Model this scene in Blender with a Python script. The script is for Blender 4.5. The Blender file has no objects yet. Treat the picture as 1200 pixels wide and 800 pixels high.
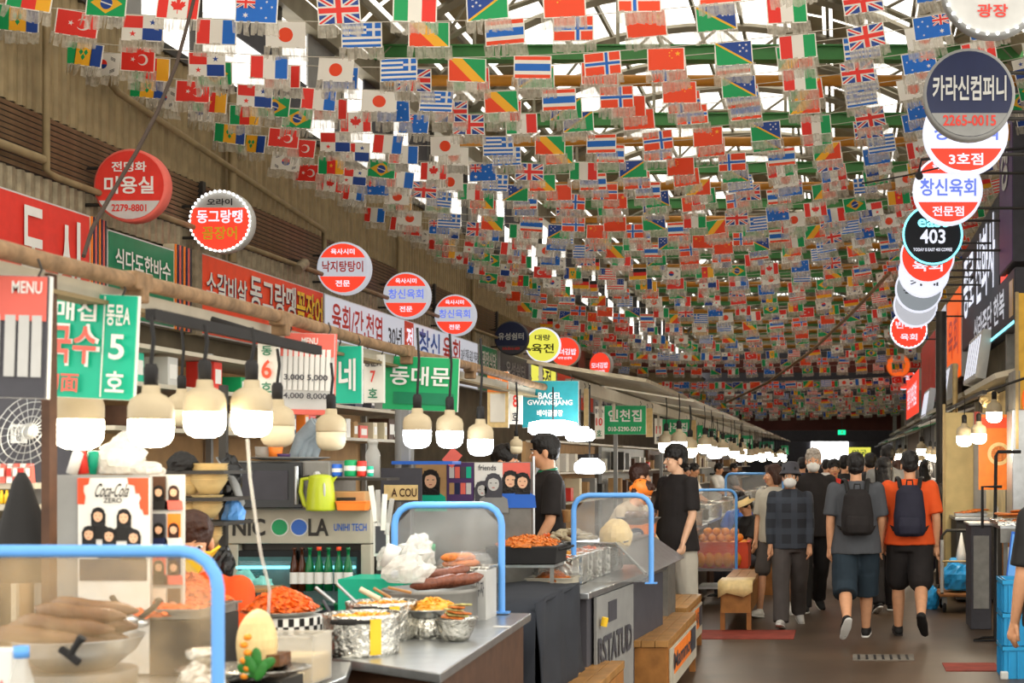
import bpy, bmesh, math, random
import numpy as np
from mathutils import Vector, Matrix, noise
R = random.Random(7)
C = bpy.context.scene.collection
PI = math.pi
# ---------------------------------------------------------------- camera, sky, exposure
F, CX, CY, CAMZ = 1700.0, 985.0, 542.0, 1.6
cam_d = bpy.data.cameras.new('camera'); cam = bpy.data.objects.new('camera', cam_d); C.objects.link(cam)
cam_d.sensor_width = 36; cam_d.lens = 36*F/1200
cam_d.shift_x = -(CX-600)/1200; cam_d.shift_y = (CY-400)/1200
cam_d.clip_end = 300
cam.location = (0, 0, CAMZ); cam.rotation_euler = (PI/2, 0, 0)
cam_d.dof.use_dof = True; cam_d.dof.focus_distance = 11.5; cam_d.dof.aperture_fstop = 4.5
sc = bpy.context.scene
sc.camera = cam
world = bpy.data.worlds.new('sky'); sc.world = world; world.use_nodes = True
wn = world.node_tree.nodes; wbg = wn['Background']
wbg.inputs[0].default_value = (1.0, 0.955, 0.87, 1); wbg.inputs[1].default_value = 2.4
sc.view_settings.view_transform = 'Standard'; sc.view_settings.look = 'None'
sc.view_settings.gamma = 1; sc.view_settings.exposure = 0.0
sc.cycles.use_denoising = True
sc.cycles.transparent_max_bounces = 24; sc.cycles.max_bounces = 6
sc.cycles.diffuse_bounces = 4; sc.cycles.glossy_bounces = 3; sc.cycles.transmission_bounces = 4
sc.cycles.sample_clamp_indirect = 6.0; sc.cycles.caustics_reflective = False; sc.cycles.caustics_refractive = False

def P(x, y, d):
    return Vector(((x-CX)/F*d, d, CAMZ+(CY-y)/F*d))
# ---------------------------------------------------------------- materials
def hexc(h):
    h = h.lstrip('#'); c = [int(h[i:i+2], 16)/255 for i in (0, 2, 4)]
    return tuple(x/12.92 if x <= .04045 else ((x+.055)/1.055)**2.4 for x in c)
MATS = {}
def mat(name, col, rough=.6, metal=0., var=.12, scale=9., bump=0., emit=0., alpha=1., trans=0., spec=.4, detail=3):
    if name in MATS: return MATS[name]
    m = bpy.data.materials.new(name); m.use_nodes = True; MATS[name] = m
    nt = m.node_tree; b = nt.nodes['Principled BSDF']; c = hexc(col) if isinstance(col, str) else col
    b.inputs['Roughness'].default_value = rough; b.inputs['Metallic'].default_value = metal
    b.inputs['Specular IOR Level'].default_value = spec
    b.inputs['Base Color'].default_value = (*c, 1)
    tc = None
    if var > 0 or bump > 0:
        tc = nt.nodes.new('ShaderNodeTexCoord'); nz = nt.nodes.new('ShaderNodeTexNoise')
        nz.inputs['Scale'].default_value = scale; nz.inputs['Detail'].default_value = detail
        nt.links.new(tc.outputs['Object'], nz.inputs['Vector'])
        if var > 0:
            rp = nt.nodes.new('ShaderNodeValToRGB')
            rp.color_ramp.elements[0].position = .3; rp.color_ramp.elements[1].position = .7
            rp.color_ramp.elements[0].color = (*[x*(1-var) for x in c], 1)
            rp.color_ramp.elements[1].color = (*[min(1, x*(1+var)+.01*var) for x in c], 1)
            nt.links.new(nz.outputs['Fac'], rp.inputs['Fac']); nt.links.new(rp.outputs['Color'], b.inputs['Base Color'])
        if bump > 0:
            bp = nt.nodes.new('ShaderNodeBump'); bp.inputs['Strength'].default_value = bump; bp.inputs['Distance'].default_value = .02
            nt.links.new(nz.outputs['Fac'], bp.inputs['Height']); nt.links.new(bp.outputs['Normal'], b.inputs['Normal'])
    if emit > 0:
        b.inputs['Emission Color'].default_value = (*c, 1); b.inputs['Emission Strength'].default_value = emit
    if trans > 0: b.inputs['Transmission Weight'].default_value = trans
    if alpha < 1: b.inputs['Alpha'].default_value = alpha
    return m
def clear(name, col, op=.2, rough=.15, transl=.0, haze=0., hs=3.):
    """thin clear film / glass: transparent mixed with a glossy or translucent sheet"""
    if name in MATS: return MATS[name]
    m = bpy.data.materials.new(name); m.use_nodes = True; MATS[name] = m
    nt = m.node_tree; nt.nodes.clear(); N = nt.nodes.new; L = nt.links.new
    out = N('ShaderNodeOutputMaterial'); mx = N('ShaderNodeMixShader'); tr = N('ShaderNodeBsdfTransparent')
    c = hexc(col); tr.inputs[0].default_value = (.97, .97, .97, 1)
    pb = N('ShaderNodeBsdfPrincipled'); pb.inputs['Base Color'].default_value = (*c, 1); pb.inputs['Roughness'].default_value = rough
    sh = pb.outputs[0]
    if transl > 0:
        tl = N('ShaderNodeBsdfTranslucent'); tl.inputs[0].default_value = (*c, 1)
        m2 = N('ShaderNodeMixShader'); m2.inputs[0].default_value = transl
        L(sh, m2.inputs[1]); L(tl.outputs[0], m2.inputs[2]); sh = m2.outputs[0]
    mx.inputs[0].default_value = op
    if haze > 0:
        tc = N('ShaderNodeTexCoord'); nz = N('ShaderNodeTexNoise'); nz.inputs['Scale'].default_value = hs
        nz.inputs['Detail'].default_value = 4; L(tc.outputs['Object'], nz.inputs['Vector'])
        mr = N('ShaderNodeMapRange'); mr.inputs[1].default_value = .35; mr.inputs[2].default_value = .7
        mr.inputs[3].default_value = op; mr.inputs[4].default_value = min(1, op+haze)
        L(nz.outputs['Fac'], mr.inputs[0]); L(mr.outputs[0], mx.inputs[0])
    L(tr.outputs[0], mx.inputs[1]); L(sh, mx.inputs[2]); L(mx.outputs[0], out.inputs[0])
    return m
def sheet(name, col, transl=.4, rough=.5):
    """opaque thin sheet that lets some light through (flags, banners)"""
    if name in MATS: return MATS[name]
    m = bpy.data.materials.new(name); m.use_nodes = True; MATS[name] = m
    nt = m.node_tree; b = nt.nodes['Principled BSDF']; c = hexc(col); N = nt.nodes.new; L = nt.links.new
    b.inputs['Base Color'].default_value = (*c, 1); b.inputs['Roughness'].default_value = rough
    tl = N('ShaderNodeBsdfTranslucent'); tl.inputs[0].default_value = (*c, 1); mx = N('ShaderNodeMixShader'); mx.inputs[0].default_value = transl
    L(b.outputs[0], mx.inputs[1]); L(tl.outputs[0], mx.inputs[2]); L(mx.outputs[0], nt.nodes['Material Output'].inputs[0])
    return m
M = {}
def D(key, *a, **k): M[key] = mat(key, *a, **k)
D('steel', '#b9bcbd', .28, .85, .1, 14, .05); D('steel_dull', '#86847e', .45, .6, .15, 10, .05); D('foil', '#d5d2c8', .2, .95, .1, 40, .8)
D('dark_metal', '#3a3733', .5, .5); D('black', '#1a1817', .7, 0, .1); D('black_gloss', '#161616', .2); D('rubber', '#201f1f', .8)
D('rust', '#8c7052', .75, .3, .35, 18, .3); D('galv', '#8f8269', .6, .3, .25, 12, .15); D('white_paint', '#bdb5a2', .5, 0, .08)
D('cream', '#d9ccab', .5, 0, .06); D('beige_metal', '#8a7856', .65, .15, .18, 6, .1); D('louver', '#7d6247', .6, .3, .2, 8)
D('wall_grey', '#6f6550', .75, 0, .2, 3, .1); D('concrete', '#6f675c', .85, 0, .2, 2.5, .2)
D('blue_frame', '#64a6ee', .35, 0, .04); D('red', '#d8382c', .45, 0, .08); D('red_orange', '#f4502a', .45, 0, .06); D('orange', '#f5822c', .5, 0, .1)
D('yellow', '#f2c52e', .5, 0, .06); D('white', '#e4e2db', .45, 0, .03); D('navy', '#1e2647', .45, 0, .06); D('green', '#0e9c5c', .45, 0, .06)
D('dgreen', '#0d7a52', .45, 0, .08); D('teal', '#12b08c', .45, 0, .05); D('lime', '#b3bf2a', .3, 0, .06); D('blue', '#2c67c8', .4, 0, .06)
D('grey', '#8d8d8a', .5, 0, .08); D('lgrey', '#c3c2bd', .5, 0, .06); D('dgrey', '#45444a', .6, 0, .1); D('brown', '#4f3320', .6, 0, .25, 12, .1)
D('wood', '#a87a44', .35, 0, .25, 7, .1); D('wood_dark', '#96602c', .5, 0, .3, 7, .15); D('ply', '#a06a30', .55, 0, .25, 9, .1)
D('kimchi', '#e4641c', .35, 0, .35, 60, .4); D('noodle', '#f0a83a', .35, 0, .25, 60, .3); D('sausage', '#7a4632', .25, 0, .3, 40, .25); D('sausage_pale', '#6b4424', .2, 0, .3, 40, .25)
D('pancake', '#c9702a', .5, 0, .4, 40, .5); D('pancake_green', '#b9b06c', .5, 0, .4, 40, .4); D('squid', '#a99b7d', .3, 0, .35, 30, .5); D('dough', '#e7c98c', .4, 0, .12, 20, .2)
D('orange_fruit', '#f79420', .4, 0, .1, 30, .2); D('leaf', '#2f7a2c', .45, 0, .25, 20, .2); D('paper', '#e9e4d6', .7, 0, .05); D('card', '#b08a5c', .75, 0, .12)
D('skin', '#d9a079', .5, 0, .06, 20, .02); D('skin_pale', '#e6b794', .5, 0, .05, 20); D('hair_black', '#15110f', .5, 0, .2, 60, .4); D('hair_brown', '#3b2015', .5, 0, .25, 60, .4); D('hair_grey', '#b0a699', .55, 0, .3, 60, .4)
D('lip', '#b25a50', .4); D('eye', '#1a1210', .2); D('eye_white', '#e8e2da', .3); D('mask_white', '#eceae4', .6, 0, .03, 10, .1)
D('blue_tarp', '#2a9bd0', .4, 0, .12); D('bag_blue', '#2e9fe0', .3, 0, .15, 12, .4); D('crate_blue', '#1f93c8', .45, 0, .08); D('crate_orange', '#e8502a', .4, 0, .08)
D('purple', '#4b3160', .5, 0, .08); D('maroon', '#5c1f24', .7, 0, .12); D('poster_red', '#e0685a', .6, 0, .06); D('gold', '#c79a34', .3, .5, .2, 6, .1)
D('yellow_wall', '#e0c98c', .6, 0, .15, 4); D('arcade_green', '#3f7d3f', .55, 0, .12, 4); D('ochre', '#c98426', .55, 0, .12, 4); D('roof_steel', '#8f8773', .6, .2, .15, 4)
D('dark_red', '#5a2a22', .7, 0, .15, 3); D('brass', '#b8a070', .5, .3)
def glow(key, col, s):
    m = M[key] = mat(key, col, .5, 0, 0, emit=s); c = hexc(col)
    m.node_tree.nodes['Principled BSDF'].inputs['Base Color'].default_value = (*[x*.25 for x in c], 1)
glow('bulb_warm', '#fff0d2', 26); glow('bulb_white', '#f6fbff', 20); glow('tube', '#e9f6ff', 12); glow('lit_white', '#eef1ff', 1.0); glow('lit_red', '#f2422c', 1.1)
glow('lit_blue', '#6f86f0', .9); glow('lit_yellow', '#f2ee5a', .9); glow('lit_teal', '#7fe6f5', 2.2); glow('lit_orange', '#f2621e', .9); glow('lit_green', '#15d68a', 2.2)
glow('daylight', '#ffffff', 5); glow('fridge_glow', '#38c8b4', .8); glow('led', '#ffffff', 7); glow('lit_soft', '#e9ebf4', .55); glow('lit_navy', '#0d1626', .15); glow('lit_grey','#aeb6bd',.55)
for k, c in dict(f_white='#f2ede2', f_red='#f0392b', f_orange='#f6501f', f_blue='#1a72cf', f_navy='#214a9c', f_green='#12a95f', f_yellow='#fdbe2a', f_black='#26221f').items():
    M[k] = sheet(k, c, .38)
M['fringe'] = clear('plastic_film', '#c2baa8', .44, .3, .35, .25, 30)
M['glass'] = clear('acrylic_glass', '#d9dbd8', .1, .08, .2, .14, 6)
M['glass_fog'] = clear('steamed_acrylic', '#e3c79c', .08, .2, .4, .32, 5)
M['bag'] = clear('clear_bag', '#efece4', .5, .25, .3, .3, 20)
M['tub'] = clear('clear_tub', '#e6e4dc', .38, .2, .4)
M['roofskin'] = clear('roof_sheet', '#f5f2ea', .35, .6, .7)
M['bottle_green'] = mat('bottle_green', '#0e6b3c', .1, 0, 0); M['bottle_brown'] = mat('bottle_brown', '#46210e', .1, 0, 0)
# ---------------------------------------------------------------- geometry helpers
class G:
    def __init__(s): s.v = []; s.f = []; s.m = []; s.sm = []
    def add(s, vs, fs, mi=0, sm=False, T=None):
        o = len(s.v)
        for p in vs:
            p = Vector(p)
            s.v.append(tuple(T @ p) if T else tuple(p))
        for f in fs: s.f.append([i+o for i in f]); s.m.append(mi); s.sm.append(sm)
        return s
    def box(s, cx, cy, cz, sx, sy, sz, mi=0, T=None, tp=(1, 1)):
        a, b, c = sx/2, sy/2, sz/2; t, u = tp
        vs = [(-a, -b, -c), (a, -b, -c), (a, b, -c), (-a, b, -c), (-a*t, -b*u, c), (a*t, -b*u, c), (a*t, b*u, c), (-a*t, b*u, c)]
        T2 = Matrix.Translation((cx, cy, cz)) @ (T if T else Matrix())
        return s.add(vs, [(0, 3, 2, 1), (4, 5, 6, 7), (0, 1, 5, 4), (1, 2, 6, 5), (2, 3, 7, 6), (3, 0, 4, 7)], mi, False, T2)
    def tube(s, pts, r, n=8, mi=0, sm=True, closed=False, flat=1.):
        pts = [Vector(p) for p in pts]; k = len(pts); rs = r if isinstance(r, (list, tuple)) else [r]*k
        vs = []; up = Vector((0, 0, 1)); pa = None
        for i, p in enumerate(pts):
            t = (pts[(i+1) % k]-pts[i-1]) if closed else (pts[min(i+1, k-1)]-pts[max(i-1, 0)])
            if t.length < 1e-9: t = Vector((0, 0, 1))
            t.normalize()
            if pa is None:
                a = t.cross(up)
                if a.length < 1e-3: a = t.cross(Vector((0, 1, 0)))
            else: a = pa-t*pa.dot(t)
            a.normalize(); pa = a; b = t.cross(a)
            for j in range(n):
                w = 2*PI*j/n; vs.append(p+(a*math.cos(w)+b*math.sin(w)*flat)*rs[i])
        fs = []
        for i in range(k if closed else k-1):
            q = (i+1) % k
            for j in range(n): fs.append((i*n+j, i*n+(j+1) % n, q*n+(j+1) % n, q*n+j))
        s.add(vs, fs, mi, sm)
        if not closed: s.add(vs[:n], [tuple(range(n))[::-1]], mi); s.add(vs[-n:], [tuple(range(n))], mi)
        return s
    def lathe(s, prof, c=(0, 0, 0), n=20, mi=0, sm=True, axis='z', jit=0., sx=1., sy=1.):
        vs = []
        for r, z in prof:
            for j in range(n):
                w = 2*PI*j/n; rr = r*(1+R.uniform(-jit, jit)) if jit else r
                x, y = rr*math.cos(w)*sx, rr*math.sin(w)*sy
                vs.append((x+c[0], y+c[1], z+c[2]) if axis == 'z' else (x+c[0], z+c[1], y+c[2]) if axis == 'y' else (z+c[0], x+c[1], y+c[2]))
        k = len(prof); fs = [(i*n+j, i*n+(j+1) % n, (i+1)*n+(j+1) % n, (i+1)*n+j) for i in range(k-1) for j in range(n)]
        if prof[0][0] > 1e-6: fs.append(tuple(range(n))[::-1])
        if prof[-1][0] > 1e-6: fs.append(tuple((k-1)*n+j for j in range(n)))
        if axis == 'y': fs = [f[::-1] for f in fs]
        return s.add(vs, fs, mi, sm)
    def ell(s, c, r, n=12, m=8, mi=0, T=None, jit=0., lo=-.5):
        if not isinstance(r, (tuple, list)): r = (r, r, r)
        vs = []; T2 = Matrix.Translation(c) @ (T if T else Matrix())
        for i in range(m+1):
            ph = PI*(i/m-.5)
            for j in range(n):
                w = 2*PI*j/n; q = 1+R.uniform(-jit, jit) if jit else 1
                vs.append((r[0]*math.cos(ph)*math.cos(w)*q, r[1]*math.cos(ph)*math.sin(w)*q, r[2]*max(math.sin(ph), lo*2)*q))
        fs = [(i*n+j, i*n+(j+1) % n, (i+1)*n+(j+1) % n, (i+1)*n+j) for i in range(m) for j in range(n)]
        return s.add(vs, fs, mi, jit == 0, T2)
    def plate(s, pts, y, th=.004, mi=0):
        """polygon in the local XZ plane, extruded in y"""
        n = len(pts); vs = [(x, y, z) for x, z in pts]+[(x, y+th, z) for x, z in pts]
        return s.add(vs, [tuple(range(n)), tuple(range(2*n-1, n-1, -1))]+[(i+n, (i+1) % n+n, (i+1) % n, i) for i in range(n)], mi)
    def mesh(s, name, mats):
        me = bpy.data.meshes.new(name); me.from_pydata(s.v, [], s.f); me.update()
        for m in (mats if isinstance(mats, (list, tuple)) else [mats]): me.materials.append(M[m] if isinstance(m, str) else m)
        me.polygons.foreach_set('material_index', s.m); me.polygons.foreach_set('use_smooth', s.sm)
        return me
    def build(s, name, mats, parent=None, loc=None, rz=0, bevel=0, kind=None, label=None):
        return link(name, s.mesh(name, mats), parent, loc, rz, bevel, kind, label)
def link(name, me, parent=None, loc=None, rz=0, bevel=0, kind=None, label=None):
    o = bpy.data.objects.new(name, me); C.objects.link(o)
    if parent: o.parent = parent
    if loc is not None: o.location = loc
    if rz: o.rotation_euler = (0, 0, rz)
    if kind: o['kind'] = kind
    if label: o['label'] = label
    if bevel:
        b = o.modifiers.new('bevel', 'BEVEL'); b.width = bevel; b.segments = 2; b.limit_method = 'ANGLE'
    return o
def tag(o, label, cat, group=None, kind=None):
    o['label'] = label; o['category'] = cat
    if group: o['group'] = group
    if kind: o['kind'] = kind
    return o
def thing(name, label, cat, loc=(0, 0, 0), rz=0, group=None):
    o = bpy.data.objects.new(name, None); C.objects.link(o); o.location = loc; o.rotation_euler = (0, 0, rz)
    o.empty_display_size = .05
    return tag(o, label, cat, group)
def dup(root, loc, rz=None, label=None, group=None, scale=None):
    r = root.copy(); C.objects.link(r); r.location = loc
    if rz is not None: r.rotation_euler = (0, 0, rz)
    if label: r['label'] = label
    if group: r['group'] = group
    if scale: r.scale = (scale,)*3 if not isinstance(scale, tuple) else scale
    for ch in list(root.children):
        c = ch.copy(); C.objects.link(c); c.parent = r
        for g in list(ch.children):
            d = g.copy(); C.objects.link(d); d.parent = c
    return r
def ring(r, n=24, a0=0, a1=2*PI, cx=0, cz=0, ex=1.):
    return [(cx+r*ex*math.cos(a0+(a1-a0)*i/n), cz+r*math.sin(a0+(a1-a0)*i/n)) for i in range(n+(0 if abs(a1-a0-2*PI) < 1e-6 else 1))]
def rect(cx, cz, w, h): return [(cx-w/2, cz-h/2), (cx+w/2, cz-h/2), (cx+w/2, cz+h/2), (cx-w/2, cz+h/2)]
WS = bpy.data.scenes.new('work'); WS.view_layers[0].update()      # scratch scene, removed at the end
def evaluated(o):
    WS.collection.objects.link(o); vl = WS.view_layers[0]; vl.update()
    return bpy.data.meshes.new_from_object(o.evaluated_get(vl.depsgraph))
_T = {}
def text_mesh(body, bold):
    k = (body, bold)
    if k in _T: return _T[k]
    c = bpy.data.curves.new('t', 'FONT'); c.body = body; c.align_x = 'CENTER'; c.offset = bold; c.resolution_u = 3; c.space_line = .95
    o = bpy.data.objects.new('t', c)
    me = evaluated(o)
    vs = np.array([v.co[:] for v in me.vertices]); fs = [list(p.vertices) for p in me.polygons]
    bpy.data.objects.remove(o); bpy.data.curves.remove(c); bpy.data.meshes.remove(me)
    mn, mx = vs.min(0), vs.max(0); vs = (vs-(mn+mx)/2); _T[k] = (vs, fs, (mx-mn)); return _T[k]
def txt(parent, body, cx, cz, w, h, m, y=-.01, bold=.012, name='lettering', shear=0.):
    vs, fs, sz = text_mesh(body, bold)
    sx = w/sz[0] if w else h/sz[1]; sy = h/sz[1] if h else sx
    me = bpy.data.meshes.new(name)
    me.from_pydata([(cx+v[0]*sx+shear*v[1]*sy, y, cz+v[1]*sy) for v in vs], [], fs); me.materials.append(M[m])
    return link(name, me, parent)
ORD = ['nearest', 'second', 'third', 'fourth', 'fifth', 'sixth', 'seventh', 'eighth', 'ninth', 'tenth', 'eleventh', 'twelfth', 'thirteenth', 'fourteenth', 'fifteenth', 'sixteenth', 'seventeenth', 'eighteenth', 'nineteenth', 'twentieth']
def ordinal(i): return ORD[i] if i < 20 else ('twenty-' + ORD[i-20].replace('nearest', 'first') if i < 29 else 'thirtieth' if i == 29 else 'thirty-' + ORD[i-30].replace('nearest', 'first') if i < 39 else 'fortieth' if i == 39 else 'forty-'+ORD[i-40].replace('nearest', 'first'))
D('black_cloth', '#1f1a19', .85, 0, .15, 8, .1); D('lgrey_cloth', '#b9b3a4', .85, 0, .06, 8, .1); D('grey_cloth', '#514b48', .85, 0, .1, 8, .1); D('grey_shirt', '#4c4e52', .85, 0, .08, 8, .1)
D('dark_teal', '#22303a', .85, 0, .1); D('navy_cloth', '#201f30', .75, 0, .12, 8, .1); D('orange_shirt', '#e8571f', .85, 0, .06, 8, .1); D('beige_cloth', '#b5a184', .85, 0, .08); D('cream_cloth', '#dccba6', .85, 0, .06)
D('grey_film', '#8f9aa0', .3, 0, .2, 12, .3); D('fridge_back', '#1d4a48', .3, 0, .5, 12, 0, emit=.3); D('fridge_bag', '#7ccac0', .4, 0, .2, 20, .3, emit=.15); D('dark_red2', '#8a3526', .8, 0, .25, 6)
def plaid():
    m = mat('plaid_cloth', '#3b4048', .85, 0, 0); nt = m.node_tree; b = nt.nodes['Principled BSDF']; N = nt.nodes.new; L = nt.links.new
    tc = N('ShaderNodeTexCoord'); sep = N('ShaderNodeSeparateXYZ'); L(tc.outputs['Object'], sep.inputs[0]); fac = None
    for ax in ('X', 'Z'):
        mu = N('ShaderNodeMath'); mu.operation = 'MULTIPLY'; mu.inputs[1].default_value = 42; L(sep.outputs[ax], mu.inputs[0])
        si = N('ShaderNodeMath'); si.operation = 'SINE'; L(mu.outputs[0], si.inputs[0]); gt = N('ShaderNodeMath'); gt.operation = 'GREATER_THAN'; gt.inputs[1].default_value = .3; L(si.outputs[0], gt.inputs[0])
        if fac is None: fac = gt
        else: ad = N('ShaderNodeMath'); ad.operation = 'ADD'; L(fac.outputs[0], ad.inputs[0]); L(gt.outputs[0], ad.inputs[1]); fac = ad
    rp = N('ShaderNodeValToRGB'); e = rp.color_ramp.elements; e[0].color = (*hexc('#2c2f35'), 1); e[1].color = (*hexc('#3f444d'), 1); e[1].position = .6
    hf = N('ShaderNodeMath'); hf.operation = 'MULTIPLY'; hf.inputs[1].default_value = .5; L(fac.outputs[0], hf.inputs[0]); L(hf.outputs[0], rp.inputs[0]); L(rp.outputs[0], b.inputs['Base Color']); M['plaid'] = m
plaid()
D('bagel_teal', '#157f86', .45, 0, .1); D('roof_sheet_tan', '#a39678', .7, 0, .12, 2); D('cloth_dark', '#20242c', .8, 0, .15, 6, .1); D('lamp_base', '#b9a888', .5, 0, .08); D('cable_brown', '#3a2c22', .7, 0, .15)
# ---------------------------------------------------------------- the setting
def struct(g, name, mats, **k): return g.build(name, mats, kind='structure', **k)
XL, XR, Y0, Y1 = -6.2, 2.0, 6.0, 66.0
# floor: worn asphalt with patches, hydrant-red painted strips near the benches
fm = mat('asphalt', '#4b3a29', .42, 0, .3, 1.3, .15, detail=8); M['asphalt'] = fm
g = G(); g.box((XL+3.4)/2, 34, -.05, 12, 72, .1); struct(g, 'floor', 'asphalt')
M['ridge'] = M['beige_metal']
wl = G().box(XL-.12, (Y0+Y1)/2, 1.9, .1, Y1-Y0, 3.8).build('wall_left', ['wall_grey'], kind='structure')
# corrugated sheets, upper band and lower band, each sheet a panel
def corr(w, h, pitch=.125, dep=.025):
    g = G(); n = int(w/pitch); xs = []
    for i in range(n):
        x = -w/2+i*pitch; xs += [(x, 0), (x+pitch*.35, 0), (x+pitch*.5, -dep), (x+pitch*.85, -dep)]
    xs.append((w/2-.004, 0)); vs = [(x, y, z) for z in (-h/2, h/2) for x, y in xs]; k = len(xs)
    g.add(vs, [(i, i+1, k+i+1, k+i) for i in range(k-1)]); return g
cp = corr(1., 1.05).mesh('corrugated_panel', 'beige_metal')
for i in range(60):
    link('corrugated_panel', cp, wl, (XL+R.uniform(0, .012), Y0+.5+i, 4.82), PI/2)
cq = corr(1., .22).mesh('skirt_panel', 'galv')
for i in range(60): link('skirt_panel', cq, wl, (XL, Y0+.5+i, 3.7), PI/2)
# louvre slats, bays of 4 m
sl = G().box(0, 0, 0, 3.9, .008, .03, T=Matrix.Rotation(.6, 4, 'X')).mesh('louver_slat', 'louver')
for b in range(15):
    for j in range(11):
        link('louver_slat', sl, wl, (XL+.02, Y0+2+b*4, 3.84+j*.043), PI/2)
    G().box(0, 0, 0, .07, .06, .52).build('louver_post', 'dark_metal', wl, (XL+.03, Y0+b*4, 4.05), PI/2)
G().box(XL-.05, (Y0+Y1)/2, 4.1, .03, Y1-Y0, .7).build('louver_backing', 'dark_metal', wl)
# clerestory above the sheets: dark frames and bluish panes
for b in range(30):
    y = Y0+1+b*2
    G().box(0, 0, 0, .09, .09, 1.5).build('clerestory_post', 'dark_metal', wl, (XL-.02, y-1, 6.05))
    for j in range(2):
        G().box(0, 0, 0, .02, .9, .62).build('clerestory_pane', ['roofskin' if (b*2+j) % 4 == 0 and b < 8 else 'grey' if (b+j) % 3 == 0 else 'dgrey'], wl, (XL-.05, y-.5+j*.95, 5.7+.62*((b*2+j) % 2)))
G().box(XL, (Y0+Y1)/2, 5.38, .12, Y1-Y0, .08).build('clerestory_rail', 'dark_metal', wl)
G().box(XL, (Y0+Y1)/2, 6.75, .2, Y1-Y0, .25).build('clerestory_rail', 'roof_steel', wl)
# pipes along the left wall
def pipes(pts, r, name='wall_pipe'): return G().tube(pts, r, 8).build(name, 'beige_metal', wl)
pipes([(XL+.1, 6, 4.62), (XL+.1, 9.6, 4.62)], .03); pipes([(XL+.15, 12.0, 4.95), (XL+.15, 12.0, 4.75), (XL+.15, 12.15, 4.7), (XL+.15, 17, 4.32), (XL+.15, 17, 3.9)], .03)
pipes([(XL+.15, 11.05, 5.3), (XL+.15, 11.05, 3.83), (XL+.15, 11.2, 3.8), (XL+.15, 30, 3.8)], .028); pipes([(XL+.15, 6, 3.9), (XL+.15, 11, 3.9)], .035)
for d in (14.5, 20, 24, 30, 36): pipes([(XL+.12, d, 5.3), (XL+.12, d, 3.6)], .04)
# opposite wall
wr = G().box(XR+.45, (Y0+Y1)/2+4, 3.4, .1, Y1-Y0-4, 6.8).build('wall_right', ['wall_grey'], kind='structure')
cr = corr(1., 1.9).mesh('corrugated_panel', 'beige_metal')
for i in range(46): link('corrugated_panel', cr, wr, (XR+.39, 19.5+i, 5.7), -PI/2)
# arched roof: green tie beams, ochre pipe, curved ribs, purlins, sheets
XC, HW, ZS, RISE = (XL+XR+.4)/2, (XR+.4-XL)/2, 6.75, 1.7
def arch(t, off=0.):   # t -1..1
    a = t*1.05; s = math.sin(a)/math.sin(1.05); z = ZS+(math.cos(a)-math.cos(1.05))/(1-math.cos(1.05))*RISE
    return Vector((XC+s*HW, 0, z+off))
roof = G().box(XC, Y1+.5, 7.6, 9, .1, 2.2).build('ceiling', 'roof_steel', kind='structure')
rib = G().tube([arch(t/10) for t in range(-10, 11)], .07, 4, sm=False).mesh('roof_rib', 'roof_steel')
rib2 = G()
rib2.tube([arch(t/10, -.42) for t in range(-9, 10)], .04, 4, sm=False)
for t in range(-9, 9): rib2.tube([arch(t/10, -.42 if t % 2 else 0), arch((t+1)/10, 0 if t % 2 else -.42)], .022, 4, sm=False)
rib2 = rib2.mesh('rib_lattice', 'roof_steel')
gb = G().box(0, 0, 0, 2*HW, .12, .16).box(0, 0, .09, 2*HW, .2, .02).box(0, 0, -.09, 2*HW, .2, .02).mesh('tie_beam', 'arcade_green')
op = G().tube([(-HW, 0, 0), (HW, 0, 0)], .075, 10).mesh('ochre_pipe', 'ochre')
i = 0; d = 8.0
while d < 64:
    link('roof_rib', rib, roof, (0, d, 0)); 
    if i % 2 == 0: link('rib_lattice', rib2, roof, (0, d, 0))
    if i % 2 == 0:
        link('tie_beam', gb, roof, (XC, d, 6.98)); link('ochre_pipe', op, roof, (XC, d+.35, 6.72))
        for q in (-.6, -.2, .2, .6):
            e = arch(q, -.42); G().tube([(e.x, d, 7.05), (e.x, d, e.z)], .025, 6).build('roof_hanger', 'roof_steel', roof)
    i += 1; d += 1.85
NS = 15
for k in range(NS+1):
    p = arch(-1+2*k/NS, .09); G().box(p.x, 35, p.z, .05, 58, .09).build('purlin', 'roof_steel', roof)
for k in range(NS):
    a, b = arch(-1+2*k/NS, .14), arch(-1+2*(k+1)/NS, .14)
    for q in range(15):
        y = 6.2+q*4; g = G(); f_ = .12
        A, B = a.lerp(b, f_), a.lerp(b, 1-f_)
        g.add([(A.x, y, A.z), (B.x, y, B.z), (B.x, y+3.9, B.z), (A.x, y+3.9, A.z)], [(0, 1, 2, 3)])
        opq = k in (0, 1, 2, 9, 10, 12, 13, 14) or (q > 6 and (k*7+q*5) % 9 < 5+(q > 9)*3)
        g.build('opaque_roof_sheet' if opq else 'translucent_roof_sheet', 'roof_sheet_tan' if opq else 'roofskin', roof)
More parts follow.
